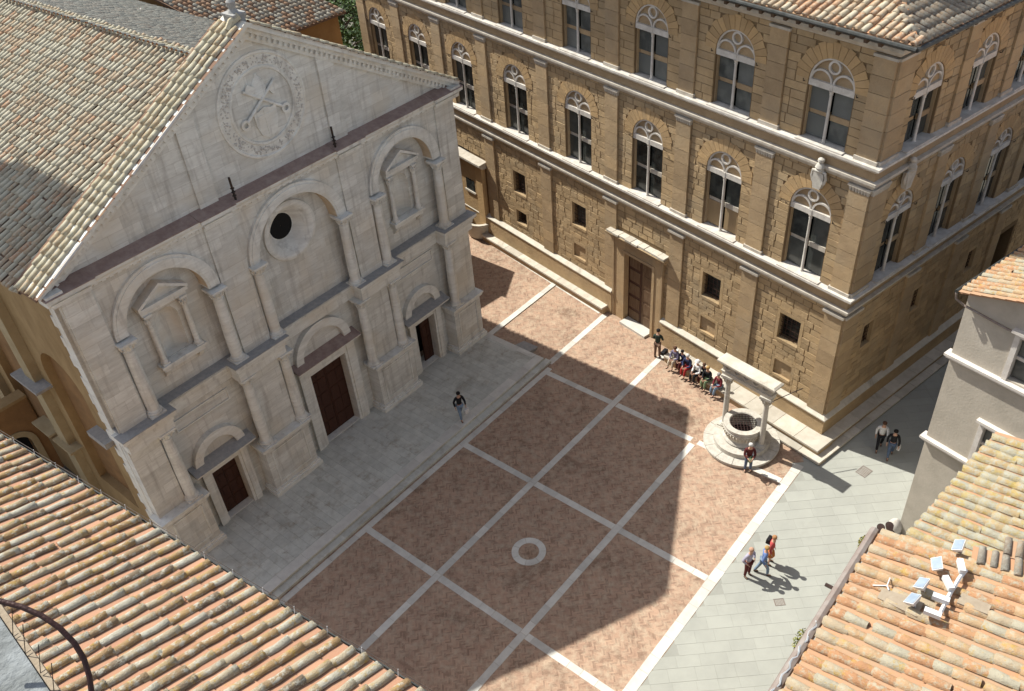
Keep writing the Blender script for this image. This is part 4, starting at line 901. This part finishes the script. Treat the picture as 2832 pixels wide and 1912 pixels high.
# ---------------------------------------------------------------- near right roofs
E1=Vector((1,0,0)); a1=R(11); U_R=Vector((0,-math.cos(a1),math.sin(a1))); NR=E1.cross(U_R); NR=NR if NR.z>0 else -NR
OR=Vector((6.6,2.54,15.0)); WR=13.45-6.6
rb=wthing('corner_house','near house with orange tiled roof and brown gutter above the road','house',(10,0,0))
MB().box(6.6,13.4,-8,2.2,0,14.85).build('wall','plaster_tan',rb)
q=[OR,OR+E1*WR,OR+E1*WR+U_R*7,OR+U_R*7]; rr=MB().hexa([tuple(p-NR*.14) for p in q],[tuple(p-NR*.012) for p in q]).build('roof','pan_right',rb)
tile_roof(rr,OR,E1,U_R,WR,5.5,.31,.40,'tile_right','pan_right',r=.105,limit=300,n=6,jit=.012)
MB().tube([(6.6,2.66,14.93),(13.5,2.66,14.96)],.10,8).build('gutter','gutter_brown',rb,True)
MB().tube([(6.6+k*.1,2.66+.03*math.sin(k*1.7),15.03+.012*math.sin(k*2.3)) for k in range(42)],[.012+.012*abs(math.sin(k*.9)) for k in range(42)],5).build('foil_strip','foil_white',rb)
MB().tube([(11.7,2.7,14.88),(11.7,2.92,14.88)],.04,6).build('spout','copper_dark',rb)
for i,(x,y) in enumerate(((13.56,2.57),(13.71,2.45))):
    s=MB().lathe(0,0,[(.03,-.12),(.07,-.08),(.085,0),(.07,.01)],12); s.xf(lambda a,b,c:(x+b*.6+c*.5,y+a+c*.3,15.06+b*.7+c*.6)); o=s.build('spot_lamp','copper_dark',rb,True)
    MB().tube([(x,y,15.0),(x+.05,y-.15,14.85)],.015,5).build('lamp_arm','copper_dark',o)
# second slope beyond the verge
E2=Vector((math.sin(R(97.2)),math.cos(R(97.2)),0)); U_2=Vector((-.10*math.cos(a1),-.995*math.cos(a1),math.sin(a1))).normalized(); O2=Vector((13.47,2.13,14.92)); N2=E2.cross(U_2); N2=N2 if N2.z>0 else -N2
r2=wthing('adjoining_house','adjoining house with yellow lichened tile roof next to the orange roof','house',(16,0,0))
MB().box(13.45,17.6,-8,1.5,0,14.7).build('wall','plaster_tan',r2)
q=[O2,O2+E2*4.5,O2+E2*4.5+U_2*7,O2+U_2*7]; rr2=MB().hexa([tuple(p-N2*.14) for p in q],[tuple(p-N2*.012) for p in q]).build('roof','pan_right',r2)
tile_roof(rr2,O2,E2,U_2,4.5,4.6,.27,.36,'tile_far_yellow','pan_right',r=.105,limit=300,n=5)
# verge row and valley slope with larger tiles
vt=tile_mesh(.11,.1,.44,6,name='verge_tile'); mats=[]; base=Matrix(((1,U_R.x,NR.x,0),(0,U_R.y,NR.y,0),(0,U_R.z,NR.z,0),(0,0,0,1)))
for k in range(13): mats.append(Matrix.Translation(Vector((13.42,2.5,15.0))+U_R*k*.38+NR*.05)@base)
pieces('verge_tile',vt,mats,'tile_right',rr)
Ov=Vector((13.75,-.55,15.42)); Ev=Vector((.55,-.83,.12)).normalized(); Uv=Vector((.80,.52,.22)).normalized()
Nv=Ev.cross(Uv).normalized(); Nv=Nv if Nv.z>0 else -Nv
O3=Vector((13.38,.72,15.44)); E3=Vector((.05,-1,.18)).normalized(); U3=Vector((1,.25,.22)).normalized()
vr=MB().add([tuple(O3),tuple(O3+E3*2.4),tuple(O3+E3*2.4+U3*1.6),tuple(O3+U3*.2)],[(0,1,2,3)]).build('valley_slope','pan_right',r2)
tile_roof(vr,O3,E3,U3,2.4,1.7,.2,.36,'tile_brown','pan_right',r=.075,limit=80,keep=lambda a,u:u<a*.75+.05)
# floodlights on white posts
def flood(p,az,label,boxy=False):
    M=Matrix.Translation(p)@Matrix.Rotation(R(az),4,'Z')@Matrix.Scale(.78,4)
    return thing('floodlight',label,'floodlight',M,group='floodlights on the orange roof')
def roofz(y): return 15.0+(2.54-y)*math.tan(a1)
fl=[((11.83,1.37),170),((12.27,1.36),175),((12.88,1.29),205),((13.52,1.11),185)]
labs=['lowest open white floodlight tilted glass on orange roof','second open white floodlight above the lowest one','third open white floodlight nearest the roof verge','white floodlight highest up on the yellowish roof']
bp=[((11.68,.98),8),((12.08,.97),8),((12.5,.98),-48),((13.02,.92),-62)]
for i,((x,y),az) in enumerate(fl):
    z=roofz(y)+.28; f=flood((x,y,z),az,labs[i])
    MB().hexa([(-.19,-.05,-.13),(.19,-.05,-.13),(.14,.07,-.09),(-.14,.07,-.09)],[(-.19,-.05,.13),(.19,-.05,.13),(.14,.07,.09),(-.14,.07,.09)]).xf(lambda a,b,c:(a,b*.5+c*.87,c*.5-b*.87)).build('lamp_housing','white_metal',f)
    MB().box(-.17,.17,-.062,-.052,-.115,.115).xf(lambda a,b,c:(a,b*.5+c*.87,c*.5-b*.87)).build('lamp_glass','lamp_glass',f)
    MB().tube([(0,.06,.02),(0,.1,-.15),(0,.1,-.33)],.014,6).build('bracket','white_metal',f)
    MB().box(-.04,.04,.02,.09,-.2,-.12).build('clamp','gutter_brown',f)
frm=wthing('lamp_frame','low white tubular frame bolted on the orange tiles with four ballast boxes','frame',(11.9,.8,15.4))
MB().tube([(11.8,.88,roofz(.88)+.2),(11.94,.88,roofz(.88)+.2),(12.36,.88,roofz(.88)+.2),(12.8,.86,roofz(.86)+.2),(13.05,.82,roofz(.82)+.2)],.04,6).build('rail','white_metal',frm)
for (x,y),az in bp:
    b=MB().box(-.055,.055,-.145,.145,-.05,.05); o=b.build('ballast_box','white_metal',frm); o.matrix_basis=OFFS[frm.name]@Matrix.Translation((x,y,roofz(y)+.3))@Matrix.Rotation(R(az),4,'Z')
    MB().box(-.04,.04,-.12,.12,-.065,-.048).build('box_lid','gutter_brown',o)
for x,y in ((11.85,.88),(12.4,.88),(12.95,.84)): MB().tube([(x,y,roofz(y)+.0),(x,y,roofz(y)+.2)],.025,6).build('foot','white_metal',frm)
br=tag(MB().tube([(11.98,2.13,roofz(2.13)+.1),(12.07,1.9,roofz(1.9)+.13)],.014,5).tube([(12.07,1.9,roofz(1.9)+.13),(12.27,1.92,roofz(1.92)+.14)],.014,5).tube([(12.07,1.9,roofz(1.9)+.13),(11.98,1.83,roofz(1.83)+.13)],.014,5).build('roof_bracket','white_metal'),'thin white forked bracket lying on the orange tiles','bracket')
for q in (((11.72,1.95),(12.0,1.95),(12.0,1.2),(11.62,1.2)),((12.28,.72),(12.55,.72),(12.5,.2),(12.26,.2))):
    MB().hexa([(x,y,roofz(y)+.02) for x,y in q],[(x,y,roofz(y)+.115) for x,y in q]).build('mortar_patch','mortar_beige',rr)
# weeds along the gutter
for i,(x,z,lab) in enumerate(((10.31,14.8,'yellow green weed tuft growing out of the gutter lower end'),(13.2,14.8,'small weed growing below the gutter near the spot lamps'))):
    b=MB()
    for k in range(150):
        a=random.uniform(0,6.28); r=random.uniform(.0,.13)*(1 if i==0 else .6); p=Vector((x+r*math.cos(a)*2.2,2.76+abs(r*math.sin(a)),z+random.uniform(-.08,.1))); s=random.uniform(.02,.045)
        d1=Vector((random.gauss(0,1),random.gauss(0,1),random.gauss(0,1))).normalized()*s; d2=Vector((random.gauss(0,1),random.gauss(0,1),random.gauss(0,1))).normalized()*s*.5
        b.add([p-d1,p+d2,p+d1,p-d2],[(0,1,2,3)])
    w_=wthing('weed',lab,'weed',(x,2.8,z)); raw(b,'foliage','leaf_weed',w_); MB().tube([(x,2.74,z-.12),(x,2.85,z)],.01,4).build('stem','leaf_weed',w_)

# ---------------------------------------------------------------- grey stucco house at the street corner
GC=Vector((27.43,4.55,0)); GW=Vector((-.24,-.97,0)).normalized(); GN=Vector((-.97,.24,0)).normalized()   # visible wall runs along GW, faces GN
GM=frame3(GC,-GW,GN,ZZ)     # local x back along the wall (negative = towards the viewer's right), y outward
gh=thing('stucco_house','grey stucco house with white window surrounds and string bands at street corner','house',GM)
wins=[(-3.6,9.45,11.2),(-2.55,5.35,7.0)]
gops=[dict(xc=-2.58,hw=.62,zb=9.62,zt=11.35,kind='rect'),dict(xc=-2.44,hw=.62,zb=5.6,zt=7.3,kind='rect'),dict(xc=-5.6,hw=.62,zb=9.62,zt=11.35,kind='rect')]
link('wall',flipwall(wall(-12,0,0,12.2,gops,.3,0),FI),'plaster_grey',gh)
MB().box(-12,-.02,-34,-.32,0,12.15).build('wall_core','plaster_grey',gh)
MB().prism([(-12,12.2),(0,12.2),(-12,16.0)],-.3,.0).build('gable','plaster_grey',gh)
for o_ in gops:
    c,h,zb,zt=o_['xc'],o_['hw'],o_['zb'],o_['zt']
    f=MB().box(c-h-.16,c-h+.02,-.2,.05,zb-.05,zt+.16).box(c+h-.02,c+h+.16,-.2,.05,zb-.05,zt+.16).box(c-h+.02,c+h-.02,-.2,.05,zt-.02,zt+.16).build('window_frame','plaster_band',gh)
    MB().box(c-h-.25,c+h+.25,-.1,.2,zt+.16,zt+.27).build('window_hood','plaster_band',f)
    for sx in (-1,1):
        for r in (0,1):
            za=zb+.06+r*(zt-zb)*.5; MB().box(c+(0.04 if sx>0 else -h+.04),c+(h-.04 if sx>0 else -.04),-.2,-.18,za,za+(zt-zb)*.5-.12).build('pane','screened_glass',f)
    MB().box(c-.05,c+.05,-.22,-.12,zb,zt).box(c-h,c+h,-.22,-.13,zb+(zt-zb)*.5-.07,zb+(zt-zb)*.5+.05).build('glazing_bar','plaster_band',f)
for z in (5.45,9.45):
    MB().box(-12,.16,-.2,.2,z,z+.1).box(-12,.1,-.2,.13,z-.1,z).build('string_band','plaster_band',gh)
MB().lathe(.12,.1,[(.3,0),(.28,.35),(.2,.55),(.07,.7),(.02,.72)],14).build('corner_guard_stone','white_stone',gh,True)
GE=12.3; gs=R(18); tg=math.tan(gs)
groof=MB().hexa([(-12,-34,GE+12*tg-.12),(-12,.32,GE+12*tg-.12),(.15,.32,GE-.17),(.15,-34,GE-.17)],[(-12,-34,GE+12*tg),(-12,.32,GE+12*tg),(.15,.32,GE-.05),(.15,-34,GE-.05)]).build('roof','pan_right',gh)
tile_roof(groof,(.15,.34,GE-.04),(0,-1,0),(-math.cos(gs),0,math.sin(gs)),9,9,.28,.38,'tile_right','pan_right',GM,r=.1,limit=200)
gutter=MB().tube([(.25,.4,GE-.1),(.25,-9,GE-.1)],.07,8).build('gutter','gutter_metal',gh,True)
MB().tube([(.25,.38,GE-.15),(.22,.34,GE-.4),(.0,.14,GE-.65),(-1.5,.1,GE-.8),(-6,.1,GE-.85)],.04,6).build('drain_pipe','gutter_brown',gh,True)

# ---------------------------------------------------------------- house behind the church, trees, courtyard wall
hb=wthing('back_house','ochre house with pinkish tile roof rising behind the church gable','house',(33,60,0))
sb=R(17); Ob=Vector((30.2,47.0,12.0)); Eb=Vector((1,-.03,0)).normalized(); Ub=Vector((-.16*math.cos(sb),.987*math.cos(sb),math.sin(sb))).normalized(); Wb=7.6
q=[Ob,Ob+Eb*Wb,Ob+Eb*Wb+Ub*27,Ob+Ub*27]; Nb=Eb.cross(Ub); Nb=Nb if Nb.z>0 else -Nb
rb_=MB().hexa([tuple(p-Nb*.16) for p in q],[tuple(p-Nb*.012) for p in q]).build('roof','pan_church',hb)
tile_roof(rb_,Ob,Eb,Ub,Wb,26,.33,.42,'tile_back','pan_church',limit=160,r=.125,n=4,pan=False)
w0=[Ob+Vector((.4,.5,0)),Ob+Eb*(Wb-.35)+Vector((0,.5,0)),Ob+Eb*(Wb-.35)+Vector((-4,25,0)),Ob+Vector((-3.6,25,0))]
MB().hexa([(p.x,p.y,0) for p in w0],[(p.x,p.y,12+(p.y-47)*math.tan(sb)*.95-.25) for p in w0]).build('wall','plaster_ochre',hb)
def tree(x,y,h,rad,label,n=2600):
    t_=wthing('tree',label,'tree',(x,y,0),'trees beyond the palace'); b=MB().tube([(x,y,0),(x+.1,y,h*.3),(x-.1,y+.1,h*.55),(x,y,h*.85)],[.28,.22,.15,.05],7)
    for k in range(7):
        a=k*.9; z=h*(.35+.07*k); b.tube([(x,y,z),(x+math.cos(a)*rad*.45,y+math.sin(a)*rad*.45,z+rad*.3),(x+math.cos(a)*rad*.8,y+math.sin(a)*rad*.8,z+rad*.45)],[.09,.06,.02],5)
    b.build('trunk','bark',t_); c=MB(); cl=[]
    for k in range(26):
        a=random.uniform(0,6.28); r=rad*math.sqrt(random.random())*.8; z=h*.62+random.uniform(-.34,.36)*h; cl.append((Vector((x+r*math.cos(a),y+r*math.sin(a),z)),random.uniform(.35,.6)*rad*.6))
    for k in range(n):
        cc,cr=random.choice(cl); d=Vector((random.gauss(0,1),random.gauss(0,1),random.gauss(0,1))).normalized()*cr*random.random()**.4; p=cc+d; s=random.uniform(.07,.17)
        d1=Vector((random.gauss(0,1),random.gauss(0,1),random.gauss(0,.6))).normalized()*s; d2=d1.cross(Vector((random.gauss(0,1),random.gauss(0,1),random.gauss(0,1)))).normalized()*s*.6
        c.add([p-d1,p+d2,p+d1,p-d2],[(0,1,2,3)])
    raw(c,'crown','leaf',t_)
tree(45.5,57.0,10,2.6,'bright green leafy tree just left of the palace end'); tree(42.6,53.6,8.5,1.8,'low dark bushy tree below the ochre house wall'); tree(51,64,11,3.4,'tall dark tree at the top edge between house and palace'); tree(49.5,58.5,8.5,2.8,'round dark tree right behind the palace end corner',3200); tree(57,69.5,9,4.2,'distant broad green tree at the very top edge',3200)
cw=wthing('courtyard_wall','dark ochre courtyard wall with arched doorway beside the church flank','wall',(3,38,0))
raw(wall(-6,8.15,0,4.6,[dict(xc=6.85,hw=.62,zb=0,zt=2.3,kind='arch')],.5,38.0),'wall','church_side_dark',cw)
MB().box(6.1,7.6,38.45,38.5,0,3.2).build('doorway','dark_hole',cw); MB().ring(6.85,2.3,.62,.9,37.93,38.1,0,180,14).box(5.95,6.23,37.93,38.1,0,2.3).box(7.47,7.75,37.93,38.1,0,2.3).build('door_arch','church_side_pale',cw); MB().box(-6,8.15,37.9,38.6,4.6,4.75).build('coping','church_side',cw)

# ---------------------------------------------------------------- tower ledge by the camera: stone, spikes and iron hoop
def at(u,v,dep): 
    d=np.array([(u-1416)/2452,(v-956)/2452,1.]); w=RC.T@d; return Vector(CAM+w*dep)
def atz(u,v,z):
    d=np.array([(u-1416)/2452,(v-956)/2452,1.]); w=RC.T@d; t=(z-CAM[2])/w[2]; return Vector(CAM+w*t)
zl=27.3; A0=atz(-40,1650,zl); A1=atz(190,1990,zl); dl=(A1-A0).normalized(); pl_=Vector((-dl.y,dl.x,0)); 
if pl_.x>0: pl_=-pl_
ledge=wthing('tower_ledge','grey lichened stone ledge of the tower in the lower left corner','ledge',tuple(A0))
a,b_=A0-dl*1.2,A1+dl*1.0
MB().hexa([tuple(p-Vector((0,0,.35))) for p in (a,b_,b_+pl_*.9,a+pl_*.9)],[tuple(p) for p in (a,b_,b_+pl_*.9,a+pl_*.9)]).build('stone_top','stone_lichen',ledge)
ed=.026; MB().hexa([tuple(p-Vector((0,0,.3))) for p in (a-pl_*ed,b_-pl_*ed,b_-pl_*.002,a-pl_*.002)],[tuple(p-Vector((0,0,.03))) for p in (a-pl_*ed,b_-pl_*ed,b_-pl_*.002,a-pl_*.002)]).build('mortar_edge','mortar_beige',ledge)
for i,(u0,v0,u1,v1) in enumerate(((33,1682,36,1762),(63,1727,70,1808),(106,1783,112,1862),(142,1834,150,1920))):
    p1=atz(u1,v1,zl-.02); tp=at(u0,v0,(RC@(np.array(p1)-CAM))[2]*.985); sp=tag(MB().tube([tuple(p1),tuple(tp)],.0016,5).tube([tuple(p1),tuple(p1+pl_*-.02)],.0016,4).build('bird_spike','iron'),['first thin bird spike from the left on the ledge','second thin bird spike from the left on the ledge','third thin bird spike from the left on the ledge','fourth thin bird spike, lowest on the ledge'][i],'spike','bird spikes on the ledge')
hp=[(-160,1640),(-80,1645),(0,1663),(60,1679),(115,1703),(165,1737),(205,1778),(232,1822),(247,1870),(254,1920),(258,2000),(258,2080)]
tag(MB().tube([tuple(at(u,v,3.0)) for u,v in hp],.0098,10).build('iron_hoop','rusty_iron',None,True),'curved rusty iron hoop rail crossing the lower left corner','railing')

# ---------------------------------------------------------------- people
def skin_obj(name,m,parent,chains,sub=1):
    """chains: list of (points,radii) sharing joints by position -> one Skin-modifier mesh"""
    V=[];E=[];Rr=[];idx={}
    for pts,rad in chains:
        prev=None
        for p,r in zip(pts,rad):
            k=tuple(round(c,4) for c in p)
            if k not in idx: idx[k]=len(V); V.append(p); Rr.append(r)
            i=idx[k]
            if prev is not None and (prev,i) not in E: E.append((prev,i))
            prev=i
    me=bpy.data.meshes.new(name); me.from_pydata(V,E,[]); me.update(); o=link(name,me,m,parent); md=o.modifiers.new('skin','SKIN'); md.use_smooth_shade=True
    sv=me.skin_vertices[0].data
    seen=set()
    adj={i:[] for i in range(len(V))}
    for a,b in E: adj[a].append(b); adj[b].append(a)
    for i,r in enumerate(Rr):
        sv[i].radius=(r,r) if not isinstance(r,tuple) else r
        sv[i].use_root=False
    for i in range(len(V)):
        if i in seen: continue
        sv[i].use_root=True; st_=[i]
        while st_:
            j=st_.pop()
            if j in seen: continue
            seen.add(j); st_+=adj[j]
    s=o.modifiers.new('sub','SUBSURF'); s.levels=sub; s.render_levels=sub; return o
cloth('shoe_leather',(.03,.025,.02))
def person(x,y,z,az,label,top,legs,hair,pose='stand',h=1.72,hat=None,group=None,skirt=None,extra=None,arms='down',shoe=(.03,.025,.02)):
    """az: heading in degrees (0 = +Y, 90 = +X). local +Y is forward"""
    k=h/1.72; M=Matrix.Translation((x,y,z))@Matrix.Rotation(R(-az),4,'Z')@Matrix.Scale(k,4)
    p=thing('person',label,'person',M,group=group); V3=lambda *a:tuple(a)
    if pose=='sit': pel=(0,-.02,.10); 
    else: pel=(0,0,.92)
    lean=.10 if pose=='sit' else .02; bz=pel[2]
    tor=[pel,(0,pel[1]+.01,bz+.18),(0,pel[1]+lean*.6,bz+.36),(0,pel[1]+lean,bz+.50)]
    neck=(0,pel[1]+lean+.02,bz+.60); hd=[(0,pel[1]+lean+.04,bz+.68),(0,pel[1]+lean+.045,bz+.76),(0,pel[1]+lean+.03,bz+.83)]
    L=[]
    for s in (-1,1):
        if pose=='sit':
            j=random.uniform(-.04,.04); hip=(s*.09,pel[1]+.03,bz+.0); kn=(s*.12+j*.3,pel[1]+.44,bz+.04); an=(s*.12+j,pel[1]+.46+j,bz-.36); to=(s*.14+j,pel[1]+.62+j,bz-.42)
        elif pose=='walk': hip=(s*.09,0,.88); kn=(s*.10,s*.16+.04,.5); an=(s*.09,s*.26-.05,.1); to=(s*.1,s*.26+.12,.035)
        else: hip=(s*.09,0,.88); kn=(s*.11,.02,.49); an=(s*.12,-.01,.09); to=(s*.14,.14,.035)
        L.append((hip,kn,an,to))
    A=[]; sh=tor[3]
    for i,s in enumerate((-1,1)):
        so=(s*.18,sh[1]-.01,sh[2]-.03)
        if pose=='sit' or arms=='front': el=(s*.24,sh[1]+.08,sh[2]-.30); wr=(s*.10,sh[1]+.30,sh[2]-.34)
        elif arms=='swing': el=(s*.25,sh[1]-s*.10,sh[2]-.29); wr=(s*.25,sh[1]-s*.06+.08,sh[2]-.54)
        elif arms=='hip': el=(s*.33,sh[1]-.06,sh[2]-.26); wr=(s*.22,sh[1]+.08,sh[2]-.42)
        else: el=(s*.24,sh[1]-.02,sh[2]-.30); wr=(s*.23,sh[1]+.06,sh[2]-.56)
        A.append((so,el,wr))
    ch=[(tor+[neck]+hd,[(.12,.09),(.11,.085),(.14,.09),(.10,.075),.05,.07,.088,.06])]
    for hip,kn,an,to in L: ch.append(([pel,hip,kn,an,to],[(.12,.09),.075,.052,.036,.03]))
    for so,el,wr in A:
        d=(Vector(wr)-Vector(el)).normalized(); hn=Vector(wr)+d*.07; ch.append(([tor[3],so,el,wr,tuple(hn)],[(.10,.075),.05,.04,.028,.03]))
        u=d.orthogonal().normalized()
        for f in range(4): 
            q=Vector(hn)+u*(f-1.5)*.018; ch.append(([tuple(q),tuple(q+d*(.05+.008*(f in(1,2)))),tuple(q+d*.075+Vector((0,.02,-.01)))],[.009,.0085,.007]))
        q=Vector(wr)+d*.03+u*.02; ch.append(([tuple(q),tuple(q+u*.035+d*.02),tuple(q+u*.04+d*.05)],[.01,.009,.008]))
    ch.append(([(hd[1][0],hd[1][1]+.075,hd[1][2]-.03),(hd[1][0],hd[1][1]+.105,hd[1][2]-.045)],[.018,.012]))
    body=skin_obj('body','skin',p,ch)
    g=.018
    sc_=[(tor,[(.155,.115),(.14,.105),(.165,.115),(.12,.09)])]+[([tor[3],so,el,tuple(Vector(el).lerp(Vector(wr),.9))],[(.12,.09),.075,.06,.045]) for so,el,wr in A]
    skin_obj('top',top,p,sc_)
    if skirt: 
        skin_obj('skirt',skirt,p,[([pel,(0,pel[1],bz-.22),(0,pel[1],bz-.5)],[.15,.19,.24])])
    if skirt is None or pose=='sit': skin_obj('trousers',legs,p,[([pel,hip,kn,an],[(.15,.115),.10,.075,.06]) for hip,kn,an,to in L])
    for hip,kn,an,to in L: skin_obj('shoe','shoe_leather',p,[([(an[0],an[1]-.04,an[2]-.035),(an[0],an[1]+.04,an[2]-.04),to],[.05,.048,.038])])
    hc=hd[1]; hm=MB(); n=10
    prof=[(.093,-.02),(.105,.03),(.095,.075),(.06,.108),(.01,.12)]
    hm.lathe(hc[0],hc[1]-.012,[(r,hc[2]+zz) for r,zz in prof],12); hm.build('hair',hair,p,True)
    e_=MB()
    for s in (-1,1): e_.lathe(hc[0]+s*.032,hc[1]+.078,[(.004,hc[2]-.014),(.011,hc[2]-.006),(.004,hc[2]+.002)],6)
    e_.build('eyes','black_plastic',p)
    if hat: MB().lathe(hc[0],hc[1]-.01,[(.15,hc[2]+.035),(.11,hc[2]+.05),(.112,hc[2]+.09),(.07,hc[2]+.135),(.01,hc[2]+.145)],14).build('hat',hat,p,True)
    return p,A
def bag(loc,label,m,s=(.16,.08,.2),cat='bag'):
    b=thing('bag',label,cat,Matrix.Translation(loc)); x,y,z=s
    MB().hexa([(-x*.8,-y,0),(x*.8,-y,0),(x*.8,y,0),(-x*.8,y,0)],[(-x,-y*.7,z*1.4),(x,-y*.7,z*1.5),(x*.95,y*.7,z*1.5),(-x*.95,y*.7,z*1.4)]).build('pouch',m,b)
    MB().tube([(-x*.5,0,z*1.4),(-x*.4,0,z*2.0),(x*.4,0,z*2.0),(x*.5,0,z*1.4)],.01,5).build('handle',m,b)
for n_,c in dict(black=(.015,.015,.018),navy=(.03,.04,.10),jeans=(.10,.14,.22),jeans_pale=(.20,.27,.36),beige=(.55,.47,.36),lilac=(.40,.38,.48),white=(.75,.74,.73),darkred=(.16,.02,.03),red=(.40,.03,.03),redtop=(.45,.07,.07),blue=(.13,.20,.42),green=(.20,.27,.15),darkgreen=(.03,.045,.035),brown=(.17,.10,.07),maroon=(.10,.02,.02),orange=(.48,.16,.04),purple=(.16,.14,.22)).items(): cloth('cloth_'+n_,c)
for n_,c in dict(white=(.62,.60,.58),blond=(.42,.26,.10),brown=(.10,.05,.03),black=(.012,.01,.01),grey=(.32,.30,.29),skin=(.5,.3,.21),ginger=(.40,.2,.09)).items(): cloth('hair_'+n_,c)
person(21.78,23.9,.31,200,'person in black jacket and jeans crossing the church platform with a white bag','cloth_black','cloth_jeans_pale','hair_black','walk',arms='swing')
bag((22.02,23.72,.62),'white plastic bag carried by the person on the church platform','cloth_white',(.15,.07,.17))
person(31.5,18.75,0,75,'person in dark green top and brown trousers standing over the bench end','cloth_darkgreen','cloth_brown','hair_black','stand',1.78,arms='front')
seat=[(17.55,'cloth_purple','cloth_beige','hair_brown',None,'person in purple grey top and beige trousers seated first on the bench'),
 (16.72,'cloth_navy','cloth_red','hair_white',None,'white haired person in navy top with red lap seated on the bench'),
 (16.05,'cloth_white','cloth_black','hair_white','cloth_white','person in white cap and white shirt seated mid bench'),
 (15.42,'cloth_black','cloth_green','hair_blond',None,'fair haired person in black top and green trousers seated on the bench'),
 (14.72,'cloth_darkred','cloth_jeans_pale','hair_grey',None,'grey haired person in dark red jacket and jeans seated nearest the well'),
 (15.74,'cloth_black','cloth_maroon','hair_brown',None,'dark clad person leaning between the white capped and fair haired sitters'),
 (17.15,'cloth_navy','cloth_maroon','hair_black',None,'small dark clad person squeezed between the beige and navy sitters')]
for i,(yy,t1,t2,hr,ht,lab) in enumerate(seat):
    s_=(yy-0.0); dd=27.08; xx=(dd+yy*math.sin(TH))/math.cos(TH)
    person(xx+(.12 if i>=5 else 0),yy,.47,282+random.uniform(-8,8),lab,t1,t2,hr,'sit',1.7 if i<5 else 1.55,hat=ht)
bag((31.75,17.85,.46),'pale rucksack lying on the bench by the standing person','cloth_white',(.2,.15,.14))
bag((31.95,18.6,.0),'dark bag on the ground under the bench end','cloth_black',(.22,.14,.16))
person(26.93,11.13,0,235,'white haired person in dark red jacket and jeans leaning before the well steps','cloth_maroon','cloth_jeans','hair_white','stand',1.72,arms='front')
bag((26.78,11.0,.82),'green shoulder bag held by the person at the well','cloth_green',(.13,.08,.14))
person(21.78,8.45,0,195,'bald person in lilac shirt and dark trousers walking on the road','cloth_lilac','cloth_maroon','hair_skin','stand',1.7,arms='hip')
person(22.22,8.02,0,150,'fair haired person in blue jacket and jeans walking on the road','cloth_blue','cloth_jeans_pale','hair_blond','walk',1.64,arms='swing')
person(22.86,8.02,0,170,'person in red top and orange skirt walking farthest right of the three','cloth_redtop','cloth_jeans','hair_ginger','stand',1.66,skirt='cloth_orange')
bag((22.98,8.22,1.05),'black rucksack on the back of the person in red','cloth_black',(.14,.09,.2))
person(31.55,7.0,0,250,'person in white top and black trousers walking in the street shade','cloth_white','cloth_black','hair_brown','walk',1.68,arms='swing')
person(31.35,6.42,0,250,'person in black top and jeans walking in the street shade','cloth_black','cloth_jeans','hair_black','walk',1.66,arms='swing')
bag((31.45,6.15,.55),'white handbag of the person in black in the shade','cloth_white',(.12,.06,.13))
